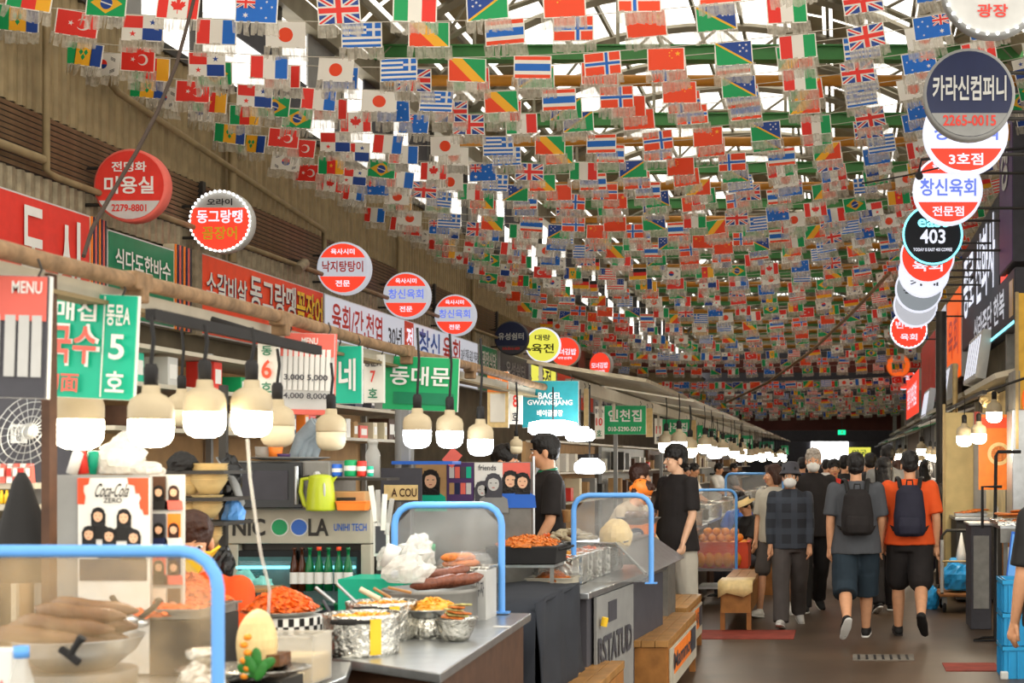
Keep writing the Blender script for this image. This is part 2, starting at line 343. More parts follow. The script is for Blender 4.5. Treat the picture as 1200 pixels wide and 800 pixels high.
# wall pieces behind the signs: far end
we = G().box(XC, Y1+.3, 3.4, 9.4, .2, 6.8).build('wall_back', 'dgrey', kind='structure')
G().box(-.5, Y1+.15, 2.3, 1.7, .05, 1.5).build('daylit_opening', 'daylight', we)
G().box(XC, 44, 4.55, 9, .4, .42).build('cross_beam', 'dark_red', kind='structure').name = 'trim_1'
G().box(XC, 58, 3.2, 9, .5, .62).box(XC, 57.6, 3.6, 9, .3, .1, 1).build('trim_2', ['dark_red', 'dgrey'], kind='structure')
G().box(XC+.8, 62, 2.75, 7.4, .3, .5).build('trim_3', 'dgrey', kind='structure')
t = thing('banner', 'long cream banner with small letters under the flags at the far end', 'banner', (.3, 56.5, 3.9)); G().box(0, 0, 0, 3.4, .03, .62).build('cloth', 'cream', t); txt(t, 'KWANGJANG MARKET TRADITIONAL FOOD STREET', 0, -.1, 3., .09, 'dgrey', -.03)
t = thing('exit_sign', 'green glowing exit sign hanging in the middle of the far beam', 'exit sign', (.05, 57.4, 2.8))
G().box(0, 0, 0, .32, .08, .2).build('case', 'dark_metal', t); G().plate(rect(0, 0, .3, .18), -.05, .008).build('face', 'lit_green', t); G().plate([(-.05, -.06), (.0, .02), (-.03, .05), (.03, .06), (.05, 0), (.02, -.02), (.04, -.06), (0, -.03)], -.06, .005).build('running_figure', 'white', t); G().tube([(0, 0, .1), (0, 0, .5)], .015, 6).build('hanger', 'dark_metal', t)
t = thing('shop_sign', 'small lit yellow shop sign beside the bright far opening', 'sign', (.65, 50, 1.95))
G().box(0, 0, 0, .78, .15, .36).build('case', 'lit_yellow', t); txt(t, '약국', 0, 0, .5, .2, 'dgreen', -.085)
# right facade: pillars, lower shop fronts, awnings
def bayfront(y0, y1, m1, h0=2.5):
    g = G(); g.box(XR+.2, (y0+y1)/2, h0/2, .3, y1-y0-.1, h0); g.box(XR+.02, y0+.08, 1.7, .14, .16, 3.4, 1)
    return g.build('shop_front', [m1, 'steel_dull'], wr)
for k, (a, b, m_) in enumerate([(17, 21, 'yellow_wall'), (21, 25, 'brown'), (25, 30, 'cream'), (30, 36, 'dgrey'), (36, 44, 'brown'), (44, 54, 'dgrey'), (54, 64, 'brown')]): bayfront(a, b, m_)
for k in range(8):
    y = 18+k*4.4
    G().box(XR-.05, y, 2.62, .5, 4.0, .06, T=Matrix.Rotation(-.25, 4, 'Y')).build('awning', 'galv' if k % 2 else 'white_paint', wr)
# ---------------------------------------------------------------- signs on both walls
def board(label, loc, rz, w, h, face, texts=(), bars=(), dep=.12, frame='lgrey', name='sign_board', cat='sign', group=None, tilt=0):
    t = thing(name, label, cat, loc, rz, group)
    G().box(0, dep/2+.004, 0, w, dep, h).build('case', frame, t)
    G().plate(rect(0, 0, w-(.03 if dep > .05 else .004), h-(.03 if dep > .05 else .004)), -.004, .008).build('face', face, t)
    for i, (cx, cz, bw, bh, m_) in enumerate(bars): G().plate(rect(cx, cz, bw, bh), -.009-.0004*i, .005).build('colour_panel', m_, t)
    for i, (s, cx, cz, tw, th, m_) in enumerate(texts): txt(t, s, cx, cz, tw, th, 'lit_white' if m_ == 'white' and face[:3] == 'lit' else m_, -.015-.002*i, .02)
    if tilt: t.rotation_euler = (0, tilt, rz) if rz == 0 else (tilt, 0, rz)
    return t
def lw(d0, d1, z=3.3): return (XL+.12, (d0+d1)/2, z)
H = .78
board('long red shop board with white outlined letters at far left', lw(8.6, 11.75, 3.21), PI/2, 3.15, H, 'red', [('맛', -1.0, .04, .55, .62, 'white'), ('국', -.1, .06, .5, .6, 'white'), ('도', .72, .06, .32, .5, 'white'), ('시', 1.22, .0, .34, .6, 'white')])
def stripes(d0, d1, lab):
    t = thing('striped_board', lab, 'board', lw(d0, d1, 3.21), PI/2); w = d1-d0
    G().box(0, .06, 0, w, .1, H).build('case', 'cream', t)
    for k in range(8): G().plate(rect(-w/2+w*(k+.5)/8, 0, w/18, H), -.004, .012).build('stripe', ['orange', 'navy', 'poster_red', 'dgrey'][k % 4], t)
stripes(11.77, 12.02, 'narrow striped board between red and green shop boards'); stripes(13.25, 13.6, 'narrow striped board right of the green shop board')
board('green shop board with one row of white letters', lw(12.04, 13.23, 3.18), PI/2, 1.19, .72, 'dgreen', [('식다도한바수', 0, .14, 1.0, .17, 'white'), ('041 소 일', .1, -.2, .9, .14, 'white')])
G().box(XL+.1, 13.68, 3.2, .1, .14, .8).build('sign_post', 'galv', wl)
board('long orange red shop board with white and yellow brush letters', lw(13.78, 17.05, 3.21), PI/2, 3.27, H, 'red_orange', [('소갈비살', -1.05, .1, .95, .26, 'navy'), ('소갈비살', -1.07, .11, .95, .26, 'white'), ('동그랑땡', .12, .14, 1.25, .36, 'navy'), ('동그랑땡', .1, .15, 1.25, .36, 'white'), ('꼼장어', 1.16, .12, .8, .38, 'navy'), ('꼼장어', 1.14, .13, .8, .38, 'yellow')])
board('long white backlit board with red and blue letters', lw(17.1, 24.3, 3.21), PI/2, 7.2, H, 'lit_soft', [('육회/간.천엽', -2.45, .14, 1.9, .34, 'red'), ('30년', -.95, .1, .6, .3, 'dgrey'), ('전', -.28, .12, .3, .35, 'white'), ('창신', .7, .13, 1.1, .4, 'blue'), ('육회', 1.9, .13, 1., .4, 'red'), ('30년 전통 육회 전문점', 3.0, .12, 1.1, .22, 'dgrey')], [(-.28, .1, .42, .54, 'red_orange')])
board('short green shop board past the white board', lw(24.4, 25.7, 3.21), PI/2, 1.25, H, 'dgreen', [('광장식당', 0, .15, 1., .3, 'white')])
board('dark navy shop board under the round navy sign', lw(25.9, 28.3, 3.21), PI/2, 2.35, H, 'dgrey', [('유성쉼터', 0, .1, 1.6, .3, 'grey')])
board('bright yellow green shop board', lw(28.5, 31, 3.21), PI/2, 2.45, H, 'lit_yellow', [('육전', 0, .12, 1.3, .4, 'navy')])
board('orange shop board beyond the yellow one', lw(31.1, 35.7, 3.21), PI/2, 4.5, H, 'red_orange', [('모녀김밥 마약김밥', 0, 0, 3.4, .4, 'white')])
board('dull white shop board far down the left wall', lw(36, 41, 3.21), PI/2, 5, H, 'lgrey', [('포목 주단', 0, 0, 3.4, .4, 'navy')])
def round_sign(label, loc, r, face, texts=(), bars=(), rimm='white', dots=0, ry=1., rz=0, side='l', dep=.12, lit_rim=None):
    t = thing('round_sign', label, 'sign', loc, rz, 'round signs on the left wall' if side == 'l' else 'round signs on the right wall')
    G().lathe([(0, 0), (r*.96, 0), (r, .012), (r, dep-.012), (r*.96, dep), (0, dep)], n=40, axis='y').build('case', rimm, t)
    G().plate(ring(r*.93, 40), -.004, .008).build('face', face, t)
    def seg(z0, z1, m_):      # horizontal slice of the disc
        rr = r*.925; pts = []
        for i in range(13):
            z = z0+(z1-z0)*i/12; pts.append((math.sqrt(max(0, rr*rr-z*z*r*r)), z*r))
        pts = pts+[(-x, z) for x, z in reversed(pts)]
        pts2 = [p for i, p in enumerate(pts) if i == 0 or (abs(p[0]-pts[i-1][0])+abs(p[1]-pts[i-1][1])) > 1e-4]
        G().plate(pts2, -.008, .004).build('colour_panel', m_, t)
    for z0, z1, m_ in bars: seg(z0, z1, m_)
    for (s, cz, tw, th, m_) in texts: txt(t, s, 0, cz*r, tw*r, th*r, 'lit_white' if m_ == 'white' and (face[:3] == 'lit' or any(b[2][:3] == 'lit' for b in bars)) else m_, -.013, .022)
    if lit_rim: G().tube([(r*.98*math.cos(a), -.012, r*.98*math.sin(a)) for a in [2*PI*i/40 for i in range(40)]], .012, 6, closed=True).build('neon_rim', lit_rim, t)
    if dots:
        g = G()
        for i in range(dots): a = 2*PI*i/dots; g.ell((r*.95*math.cos(a), -.012, r*.95*math.sin(a)), .011, 6, 4)
        g.build('led_dots', 'led', t, kind='stuff')
    x = -1 if side == 'l' else 1
    for z in (.5, -.5): G().tube([(x*r*.8, dep/2, z*r), (x*(r+.25) if side == 'l' else XR+.42-loc[0], dep/2, z*r)], .015, 6).build('wall_arm', 'dark_metal', t)
    return t
SX = -5.8
def sx(x, y): d = (CX+5.8/1*0-0)*0+9860/(985-x); return (SX, d, CAMZ+(CY-y)/F*d)
round_sign('round red sign with white letters and a phone number', sx(152, 217), .30, 'red', [('전명화', .5, .95, .28, 'white'), ('미용실', 0, 1.35, .48, 'white'), ('2279-8801', -.62, .95, .2, 'red')], [(-.92, -.42, 'lgrey')], 'poster_red')
round_sign('round red sign edged with white light dots', sx(258, 259), .295, 'lgrey', [('오라이', .6, .8, .22, 'black'), ('동그랑땡', .14, 1.45, .42, 'white'), ('꼼장어', -.38, 1.1, .42, 'yellow')], [(-.92, .42, 'lit_red')], 'lgrey', 40)
round_sign('round lit sign reading the octopus dish in red', sx(402, 314), .308, 'lit_soft', [('육사시미', .62, .9, .22, 'white'), ('낙지탕탕이', .06, 1.55, .42, 'red'), ('전문', -.58, .55, .24, 'white')], [(-.92, -.32, 'lit_red'), (.4, .92, 'lit_red')], 'lit_soft')
round_sign('round lit sign with blue letters, nearer of two alike', sx(476, 346), .312, 'lit_soft', [('육사시미', .62, .9, .22, 'white'), ('창신육회', .06, 1.5, .42, 'lit_blue'), ('전문', -.58, .55, .24, 'white')], [(-.92, -.32, 'lit_red'), (.4, .92, 'lit_red')], 'lit_soft')
round_sign('round lit sign with blue letters, farther of two alike', sx(533, 369), .31, 'lit_soft', [('육사시미', .62, .9, .22, 'white'), ('창신육회', .06, 1.5, .42, 'lit_blue'), ('전문', -.58, .55, .24, 'white')], [(-.92, -.32, 'lit_red'), (.4, .92, 'lit_red')], 'lit_soft')
round_sign('round dark navy unlit sign on the left wall', sx(599, 396), .30, 'navy', [('유성쉼터', .1, 1.5, .42, 'lgrey'), ('010-3312-1829', -.62, 1., .16, 'red')], [(-.92, -.45, 'dgrey')], 'dgrey')
round_sign('round bright yellow sign with dark brush letters', sx(636, 404), .34, 'lit_yellow', [('대랑', .42, .9, .34, 'navy'), ('육전', -.2, 1.3, .55, 'black')], (), 'lit_white')
round_sign('round orange red sign half behind the yellow one', sx(662, 412), .32, 'lit_red', [('모녀김밥', .0, 1.5, .42, 'white'), ('마약 빈대떡', -.42, .9, .18, 'white')], (), 'lgrey')
round_sign('small round orange sign farthest along the left wall', sx(703, 428), .33, 'lit_red', [('모녀김밥', .0, 1.5, .42, 'white'), ('마약 빈대떡', -.42, .9, .18, 'white')], (), 'lgrey', rz=-.5)
# right-hand round signs
def rs(label, x, y, rp, r, face, texts, bars=(), rim='lit_white', **k):
    d = F*r/rp; return round_sign(label, P(x, y, d), r, face, texts, bars, rim, side='r', **k)
rs('big round white sign cut by the top edge of the photo', 1163, -17, 60, .35, 'lgrey', [('광장', -.5, .6, .26, 'red')], (), 'grey', dots=30)
rs('round navy sign with grey letters and a red phone number', 1136, 110, 54, .35, 'navy', [('카라신컴퍼니', .12, 1.6, .55, 'lgrey'), ('2265-0015', -.58, 1.15, .24, 'red')], [(-.92, -.42, 'grey')], 'grey')
rs('round lit sign half hidden behind the navy one', 1132, 154, 50, .35, 'lit_white', [('창신육회', .0, 1.5, .42, 'lit_blue'), ('3호점', -.65, .8, .28, 'white')], [(-.92, -.4, 'lit_red')])
rs('round lit sign with blue letters between orange bands', 1111, 222, 41, .35, 'lit_white', [('육사시미', .68, .9, .24, 'white'), ('창신육회', .06, 1.6, .5, 'lit_blue'), ('전문점', -.62, .9, .28, 'white')], [(-.92, -.36, 'lit_red'), (.46, .92, 'lit_red')])
rs('round black cafe sign with a pale blue neon rim', 1093, 275, 35, .35, 'lit_navy', [('east', .42, 1.0, .34, 'lit_teal'), ('403', -.06, .85, .48, 'lit_white'), ('TODAY IS EAST 403 COFFEE', -.5, 1.3, .11, 'lit_white')], (), 'black', lit_rim='lit_teal')
rs('round red sign behind the black cafe sign', 1087, 300, 32, .35, 'lit_red', [('육회', -.35, 1.1, .42, 'white')])
rs('round white sign below the red round one', 1083, 318, 30, .35, 'lit_white', [('카페', -.4, 1.1, .34, 'dgrey')])
rs('round grey blue sign under the white round one', 1077, 338, 28, .35, 'lit_grey', [('국시', -.1, 1.3, .45, 'black')])
rs('round pale sign under the grey round one', 1073, 357, 26, .35, 'lit_soft', [('빈대떡', .1, 1.4, .4, 'black')])
rs('round red lit sign low in the right stack', 1065, 386, 22, .35, 'lit_red', [('빈대떡', .25, 1.4, .4, 'white'), ('육회', -.4, .9, .36, 'white')], (), dots=26)
rs('small round orange sign far down on the right', 1053, 428, 14.5, .35, 'lit_orange', [('광장', 0, 1.2, .5, 'yellow')], (), 'orange')
rs('small round lit sign behind the far orange one', 1059, 443, 13.5, .35, 'lit_red', [('육회', 0, 1.2, .5, 'white')])
# right facade boards
def rw(d0, d1, z, x=XR-.05): return (x, (d0+d1)/2, z)
board('dark board with tall white letters high on the right facade', rw(17.8, 23.2, 4.15), -PI/2, 5.4, 1.55, 'lit_navy', [('종로 신화사', 0, .15, 4.6, .95, 'lit_white')], frame='dgrey')
board('narrow red lit board with white letters on the right facade', rw(16.9, 17.7, 4.35), -PI/2, .7, 1.35, 'lit_red', [('육\n회', 0, 0, .4, 1.1, 'white')])
board('dark board with white letters and teal lit lower edge', (XR-.1, 18.4, 3.42), -PI/2, 5.2, .62, 'lit_navy', [('신라주단 한복', -.2, .02, 3.8, .36, 'lit_soft')], [(0, -.28, 5.1, .035, 'lit_teal'), (2.3, 0, .35, .4, 'gold')], frame='dgrey')
board('long orange red board on the right facade', rw(23.4, 26.6, 3.75), -PI/2, 3.1, 1.5, 'lit_orange', [('육회', 0, 0, 2.2, .7, 'red')])
board('pale violet lit board between the orange red boards', rw(26.8, 29.6, 3.75), -PI/2, 2.7, 1.6, 'lit_soft', [('박가네', 0, .2, 2., .5, 'lit_blue'), ('빈대떡', 0, -.4, 2., .4, 'dgrey')])
board('red board far down the right facade', rw(29.8, 35, 3.6), -PI/2, 5, 1.5, 'red', [('순희네', 0, 0, 3.4, .7, 'poster_red')])
board('white strip board low on the right facade', rw(26.8, 29.6, 2.8), -PI/2, 2.7, .22, 'lit_white', [('녹두 빈대떡', 0, 0, 1.9, .14, 'navy')])
board('purple board at the top right edge', (XR-.12, 16.5, 4.75), -PI/2, 1.3, 1.9, 'purple', [('창', 0, .3, .8, .7, 'lgrey')], frame='dgrey', dep=.25)
board('red board at the far end of the right facade', rw(36, 43, 3.4), -PI/2, 6.8, 1.1, 'lit_red', [('광장 마약김밥', 0, 0, 5, .6, 'white')])
for k, (d, z) in enumerate([(19.2, 2.98), (24.5, 2.9), (30, 2.8)]):
    t = board('white striped menu panel hung under the facade, %s' % ['nearest', 'middle', 'farthest'][k]+' of three', (XR-.25, d, z), -PI/2, 1.9, .62, 'lgrey', [], [(-.75+.3*q, 0, .12, .5, 'lit_white') for q in range(6)], tilt=-.15)
# ---------------------------------------------------------------- helpers for small things
def P0(x, d, z): return Vector(((x-CX)/F*d, d, z))          # point at image column x, depth d, height z
def foilpot(label, loc, r, h, m='foil', cat='pot', inside='noodle', yellow=False, fill=True, handles=True, name='pot'):
    t = thing(name, label, cat, loc)
    G().lathe([(0, 0), (r*.97, 0), (r*.99, h*.1), (r, h*.9), (r*1.03, h), (r*.97, h), (r*.95, h*.82), (0, h*.8)], n=36, jit=.006 if m == 'foil' else 0).build('vessel', m, t)
    if handles:
        for s in (-1, 1): G().tube([(s*r*.5, -r*.9, h*.86), (s*r*.2, -r*1.15, h*.88), (-s*r*.2, -r*1.15, h*.88)][:2]+[(0, -r*1.17, h*.88)], .008, 6).build('handle', 'black', t)
        G().box(0, -r*1.12, h*.88, r*.5, .025, .022).build('handle', 'black', t, bevel=.006)
    if fill: mound(r*.92, h*.07, 130, inside, parent=t, z=h*.82)
    if yellow: G().add([(r*1.03*math.cos(a), r*1.03*math.sin(a), h*z) for z in (.06, .92) for a in (-1.05, -.95, -.85, -.75)], [(i, i+1, i+5, i+4) for i in range(3)]).build('yellow_tape', 'yellow', t)
    return t
def mound(r, h, n, m, parent=None, z=0, loc=None, sz=.018, kind='stuff', name='food', seed=1, cx=0, cy=0):
    q = random.Random(seed); g = G()
    g.lathe([(r, 0), (r*.8, h*.5), (r*.45, h*.85), (0, h)], (cx, cy, z), 18, jit=.08)
    for i in range(n):
        a = q.uniform(0, 2*PI); rr = r*math.sqrt(q.random())*.97; zz = z+h*(1-(rr/r)**1.6)+q.uniform(-.004, .01)
        T = Matrix.Rotation(q.uniform(0, PI), 4, 'Z') @ Matrix.Rotation(q.uniform(-.6, .6), 4, 'X')
        g.add([tuple(Matrix.Translation((cx+rr*math.cos(a), cy+rr*math.sin(a), zz)) @ T @ Vector(p)) for p in ((-sz, -sz*.3, 0), (0, -sz*.4, sz*.5), (sz, -sz*.3, 0), (sz, sz*.3, 0), (0, sz*.4, sz*.6), (-sz, sz*.3, 0), (0, 0, -sz*.4))], [(0, 1, 4, 5), (1, 2, 3, 4), (0, 6, 1), (1, 6, 2), (5, 4, 6), (4, 3, 6), (0, 5, 6), (2, 6, 3)], 0, False)
    return g.build(name, m, parent, loc, kind=kind)
def blob(r, seed=1, amp=.18, fr=6, flat=0, n=22, m=14):
    g = G(); g.ell((0, 0, 0), r, n, m)
    for i, v in enumerate(g.v):
        v = Vector(v); L = v.length or 1; w = noise.noise(v*fr/max(r)*.3+Vector((seed*3.1, seed, 0)))+.5*noise.noise(v*fr/max(r)+Vector((seed, 0, seed)))
        v = v*(1+amp*w); v.z = max(v.z, -r[2]*.55) if flat else v.z; g.v[i] = tuple(v)
    g.sm = [False]*len(g.f); return g
def sausage(L, r, bend=.3, n=9, m='sausage'):
    pts = [(L*(i/(n-1)-.5), bend*L*((i/(n-1)-.5)**2)*1.6, 0) for i in range(n)]
    return G().tube(pts, [r*.25]+[r*.85]+[r*(1+.06*math.sin(i*2.1)) for i in range(n-4)]+[r*.85, r*.25], 12)
def steel_tray(label, loc, w, d, h, rz=0, m='steel', cat='tray', name='tray'):
    t = thing(name, label, cat, loc, rz); g = G(); k = .006
    g.box(0, 0, .003, w*.94, d*.94, .006); g.box(0, -d/2+k, h/2, w, k, h).box(0, d/2-k, h/2, w, k, h).box(-w/2+k, 0, h/2, k, d, h).box(w/2-k, 0, h/2, k, d, h)
    g.box(0, -d/2, h, w+.02, .014, .006).box(0, d/2, h, w+.02, .014, .006).box(-w/2, 0, h, .014, d, .006).box(w/2, 0, h, .014, d, .006)
    g.build('tray_body', m, t); return t
def cord(label, pts, r, m='black', name='cable', cat='cable'):
    o = G().tube(pts, r, 6).build(name, m); return tag(o, label, cat)
# ---------------------------------------------------------------- left stalls: long pipe, gutter, frames
PX, PZ = -2.45, 2.23
t = thing('awning_pipe', 'long rusty awning pipe running above the left stalls', 'pipe', (PX, 3, PZ))
G().tube([(0, -1.5+i, .01*math.sin(i*1.7)) for i in range(12)], .028, 10).build('pipe', 'rust', t)
for d in (5.05, 6.35, 8.2, 9.6): G().box(0, d-3, -.045, .07, .05, .06).box(0, d-3, .0, .065, .12, .065, 0).build('clamp', 'rust', t, bevel=.008)
t = thing('awning_gutter', 'dirty white gutter strip just under the rusty pipe', 'gutter', (PX-.1, 3, PZ-.05))
G().box(0, 4.6, 0, .05, 12.2, .06, T=Matrix.Rotation(.1, 4, 'Y')).build('gutter', 'white_paint', t); G().box(.01, 4.6, -.035, .09, 12.2, .014).build('lip', 'beige_metal', t)
t = thing('awning_gutter', 'pale gutter beam over the farther left stalls', 'gutter', (PX-.05, 13.2, PZ+.09)); G().box(0, 16, 0, .1, 31.5, .12).build('gutter', 'white_paint', t)
for k, d in enumerate((4.62, 8.75, 12.6, 16.9, 21.2, 26)):
    t = thing('stall_post', 'steel stall post at the back of the left stalls, %s from the front' % ordinal(k).replace('nearest', 'first'), 'post', (-2.62 if k else -2.52, d, 0)); G().box(0, 0, 1.1, .045 if k else .026, .045, 2.2).build('post', 'brown' if k == 0 else 'grey', t)
for k, d in enumerate((8.95, 9.15)):
    t = thing('stall_pipe', 'grey vertical pipe %s beside the photo partition' % ['left', 'right'][k], 'pipe', (-2.72+.0*k, d, 0)); G().tube([(0, 0, .9), (0, 0, 2.2)], .03, 10).build('pipe', 'grey', t)
# lamp rail and bulbs
t = thing('lamp_rail', 'black rail holding the row of big bulbs', 'rail', (-2.07, 4.3, 2.045)); G().box(0, .75, 0, .03, 1.4, .035).build('rail', 'black', t)
for d in (1.4,): G().tube([(0, d, 0), (-.4, d, .12)], .012, 6).build('bracket', 'black', t)
def make_bulb(lit, label, loc, r=.0625, cordz=.2, body='lamp_base', group=None, warm='bulb_warm', power=None):
    t = thing('light_bulb', label, 'light bulb', loc, 0, group)     # loc: bottom of the globe
    k = r/.0625
    G().lathe([(0, 0), (.03*k, .002*k), (.05*k, .012*k), (.06*k, .03*k), (.0625*k, .05*k), (.0625*k, .082*k)], n=24).build('globe', warm if lit else 'cream', t)
    G().lathe([(.0625*k, .082*k), (.064*k, .09*k), (.064*k, .12*k), (.057*k, .142*k), (.04*k, .155*k), (.026*k, .162*k), (.024*k, .185*k), (0, .186*k)], n=24).build('base', body, t)
    G().lathe([(0, .185*k), (.02*k, .185*k), (.021*k, .235*k), (.015*k, .25*k), (0, .25*k)], n=12).build('socket', 'black', t)
    G().tube([(0, 0, .25*k), (.008, 0, .25*k+cordz*.5), (0, 0, .25*k+cordz)], .006, 6).build('cord', 'black', t)
    if lit:
        l = bpy.data.lights.new('bulb_light', 'POINT'); l.energy = (power or 9)*.17; l.shadow_soft_size = .05; l.color = (1, .86, .66) if warm == 'bulb_warm' else (.92, .97, 1)
        lo = bpy.data.objects.new('bulb_light', l); C.objects.link(lo); lo.parent = t; lo.location = (0, 0, -.07)
    return t
near = [(92, 527, 55, 1, 'largest and nearest lit bulb below the green number five sign'), (177, 524, 49, 1, 'lit bulb just right of the green number five sign'), (240, 513, 46, 1, 'lit bulb in the middle of the front row, over the shelf of bowls'), (295, 512, 45, 1, 'lit bulb hanging before the microwave'), (325, 524, 40, 0, 'unlit cream bulb behind the lit one by the red menu'), (388, 528, 32, 0, 'unlit white bulb hanging before the grey plastic bags')]
for x, y, wpx, lit, lab in near:
    d = F*.125/wpx; 
    if x == 325: d = 5.6
    if x == 388: d = 6.4
    if x == 92: d = 5.15
    b = P(x, y, d); make_bulb(lit, lab, b, .082 if x == 92 else .0625, max(.02, 2.04-b.z-.25), 'lamp_base')
b = P(213, 500, 6.2); make_bulb(0, 'unlit bulb in shade behind the front row, over the bowls', b, .055, .2)
for x, y, d, lab, w_ in [(489, 525, 6.45, 'lit bulb left of the three over the blue framed screen', 'bulb_white'), (527, 525, 6.75, 'lit bulb middle of the three over the blue framed screen', 'bulb_white'), (563, 534, 7.0, 'lit bulb right of the three over the blue framed screen', 'bulb_white'), (605, 532, 9.2, 'small unlit bulb between the two men in the stall', None)]:
    b = P(x, y, d); make_bulb(w_ is not None, lab, b, .06 if w_ else .038, 2.2-b.z-.24, warm=w_ or 'bulb_white', power=8)
for x, y, d, w_, lab in [(648, 510, 11.5, .2, 'lit oblong lamp under the teal bagel sign'), (680, 517, 11.8, .12, 'lit round lamp at the right end of the bagel sign'), (691, 555, 11.2, .12, 'square bright lamp over the woman in an orange scarf')]:
    t = thing('stall_lamp', lab, 'lamp', P(x, y, d)); G().lathe([(0, 0), (w_*.8, .004), (w_, .03), (w_*.95, .08 if w_ < .13 else .1), (w_*.5, .12), (0, .12)], n=24, sy=.6).build('diffuser', 'bulb_white', t); G().tube([(0, 0, .12), (0, 0, 2.2-t.location.z)], .006, 6).build('cord', 'black', t)
    l = bpy.data.lights.new('lamp_light', 'POINT'); l.energy = 2; l.shadow_soft_size = .08; lo = bpy.data.objects.new('lamp_light', l); C.objects.link(lo); lo.parent = t; lo.location = (0, 0, -.08)
# ---------------------------------------------------------------- hanging stall signs
def hang(label, x0, y0, x1, y1, d, face, texts, bars=(), frame='white', name='hanging_sign', rot=0., arcs=False):
    a, b = P(x0, y0, d), P(x1, y1, d); w, h = b.x-a.x, a.z-b.z; c = (a+b)/2
    t = board(label, c, 0, w, h, face, [(s, cx*w/2, cz*h/2, tw*w, th*h, m_) for s, cx, cz, tw, th, m_ in texts], [(cx*w/2, cz*h/2, bw*w, bh*h, m_) for cx, cz, bw, bh, m_ in bars], dep=.018, frame=frame, name=name)
    for s in (-1, 1): G().tube([(s*w*.36, 0, h/2-.01), (s*w*.36+.012, 0, h/2+.02), (s*w*.36, 0, h/2+.05)], .0035, 6).build('hook', 'dark_metal', t)
    if rot: t.rotation_euler.y = rot
    return t
hang('grey and red menu board cut by the left edge', -45, 322, 56, 466, 4.3, 'dgrey', [('MENU', .55, .8, .35, .1, 'white')], [(0, .62, .97, .36, 'poster_red'), (-.6, -.15, .12, .5, 'lgrey'), (-.2, -.15, .12, .5, 'lgrey'), (.16, -.15, .12, .5, 'lgrey'), (.48, -.15, .12, .5, 'lgrey'), (.78, -.15, .11, .5, 'lgrey')], name='menu_board', rot=.03)
hang('green sign with the big number five and noodle house name', 20, 343, 159, 466, 4.95, 'teal', [('할매집', -.2, .66, .55, .2, 'white'), ('칼국수', -.24, .02, .68, .42, 'white'), ('칼국수', -.24, .02, .62, .37, 'poster_red'), ('切面', -.2, -.72, .32, .18, 'poster_red'), ('동문A', .74, .6, .2, .2, 'white'), ('5', .74, 0, .13, .24, 'white'), ('호', .74, -.66, .16, .2, 'white')], [(.46, 0, .008, .96, 'white')], rot=.05)
hang('white number six tag with an orange six', 302, 402, 326, 463, 6.4, 'paper', [('동', 0, .7, .5, .18, 'dgreen'), ('6', .0, .0, .5, .36, 'red_orange'), ('호', 0, -.7, .5, .2, 'dgreen')], name='number_tag')
hang('faded red and grey menu board hanging mid row', 328, 390, 392, 486, 6.6, 'lgrey', [('MENU', .1, .8, .3, .08, 'white'), ('3,000 5,000', 0, -.1, .8, .08, 'dgrey'), ('4,000 8,000', 0, -.55, .8, .08, 'dgrey')], [(0, .7, .97, .28, 'poster_red'), (0, -.93, .97, .06, 'poster_red')]+[(-.8+.2*k, .1, .07, .5, 'white') for k in range(9)], frame='poster_red', name='menu_board', rot=.03)
hang('narrow teal green sign with one white syllable', 392, 405, 424, 473, 7.3, 'teal', [('네', 0, 0, .62, .56, 'white')])
hang('white number seven tag with a red seven', 426, 415, 450, 472, 7.9, 'paper', [('동문A', 0, .65, .85, .16, 'dgrey'), ('7', 0, .08, .26, .24, 'red'), ('호', 0, -.6, .45, .2, 'dgreen')], name='number_tag')
hang('wide green sign reading the east gate name', 449, 418, 537, 481, 8.2, 'green', [('동대문', 0, .28, .8, .36, 'white')], [(.1, -.55, .8, .22, 'dgreen')], rot=.04)
hang('pale orange menu banner hanging left of the number eight tag', 571, 435, 596, 501, 11., 'dough', [('MENU', 0, .65, .4, .08, 'white')], [(0, .62, .96, .36, 'orange'), (0, -.3, .7, .5, 'paper')], name='menu_board')
hang('white number eight tag with a red eight', 597, 445, 612, 497, 11.6, 'paper', [('동문A', 0, .68, .9, .14, 'dgrey'), ('8', 0, .05, .4, .28, 'red'), ('호', 0, -.65, .5, .2, 'dgrey')], name='number_tag')
hang('teal bagel shop sign with white capital letters', 612, 446, 678, 501, 12., 'bagel_teal', [('BAGEL', .0, .36, .42, .14, 'white'), ('GWANGJANG', .0, .04, .8, .14, 'white'), ('베이글광장', 0, -.38, .46, .14, 'white')])
hang('white number ten tag with a red ten', 697, 476, 708, 514, 16.2, 'paper', [('동문A', 0, .7, .9, .14, 'dgrey'), ('10', 0, .05, .7, .24, 'red'), ('호', 0, -.65, .5, .2, 'dgreen')], name='number_tag')
hang('green sign with white house name above a phone number', 708, 475, 757, 509, 16.4, 'green', [('인천집', 0, .3, .8, .42, 'white'), ('010-5290-5017', 0, -.62, .8, .16, 'white')])
hang('white number eleven tag with a red eleven', 767, 490, 776, 520, 20.6, 'paper', [('11', 0, .1, .6, .3, 'red'), ('호', 0, -.6, .5, .2, 'dgrey')], name='number_tag')
hang('green sign above the head of the man in black', 776, 491, 809, 518, 21, 'green', [('나주집', 0, .3, .8, .4, 'white'), ('010-6279-1001', 0, -.6, .8, .14, 'white')])
hang('narrow green sign right of the eleventh stall sign', 817, 498, 824, 524, 24, 'green', [('스', 0, 0, .7, .3, 'white')])
hang('green sign with a walnut shop name', 830, 502, 839, 523, 26, 'dgreen', [('호두', 0, .4, .9, .3, 'white'), ('과자', 0, -.4, .9, .3, 'white')])
hang('dark green sign reading southern province house', 843, 509, 865, 528, 29, 'dgreen', [('남도집', 0, .2, .9, .42, 'white')])
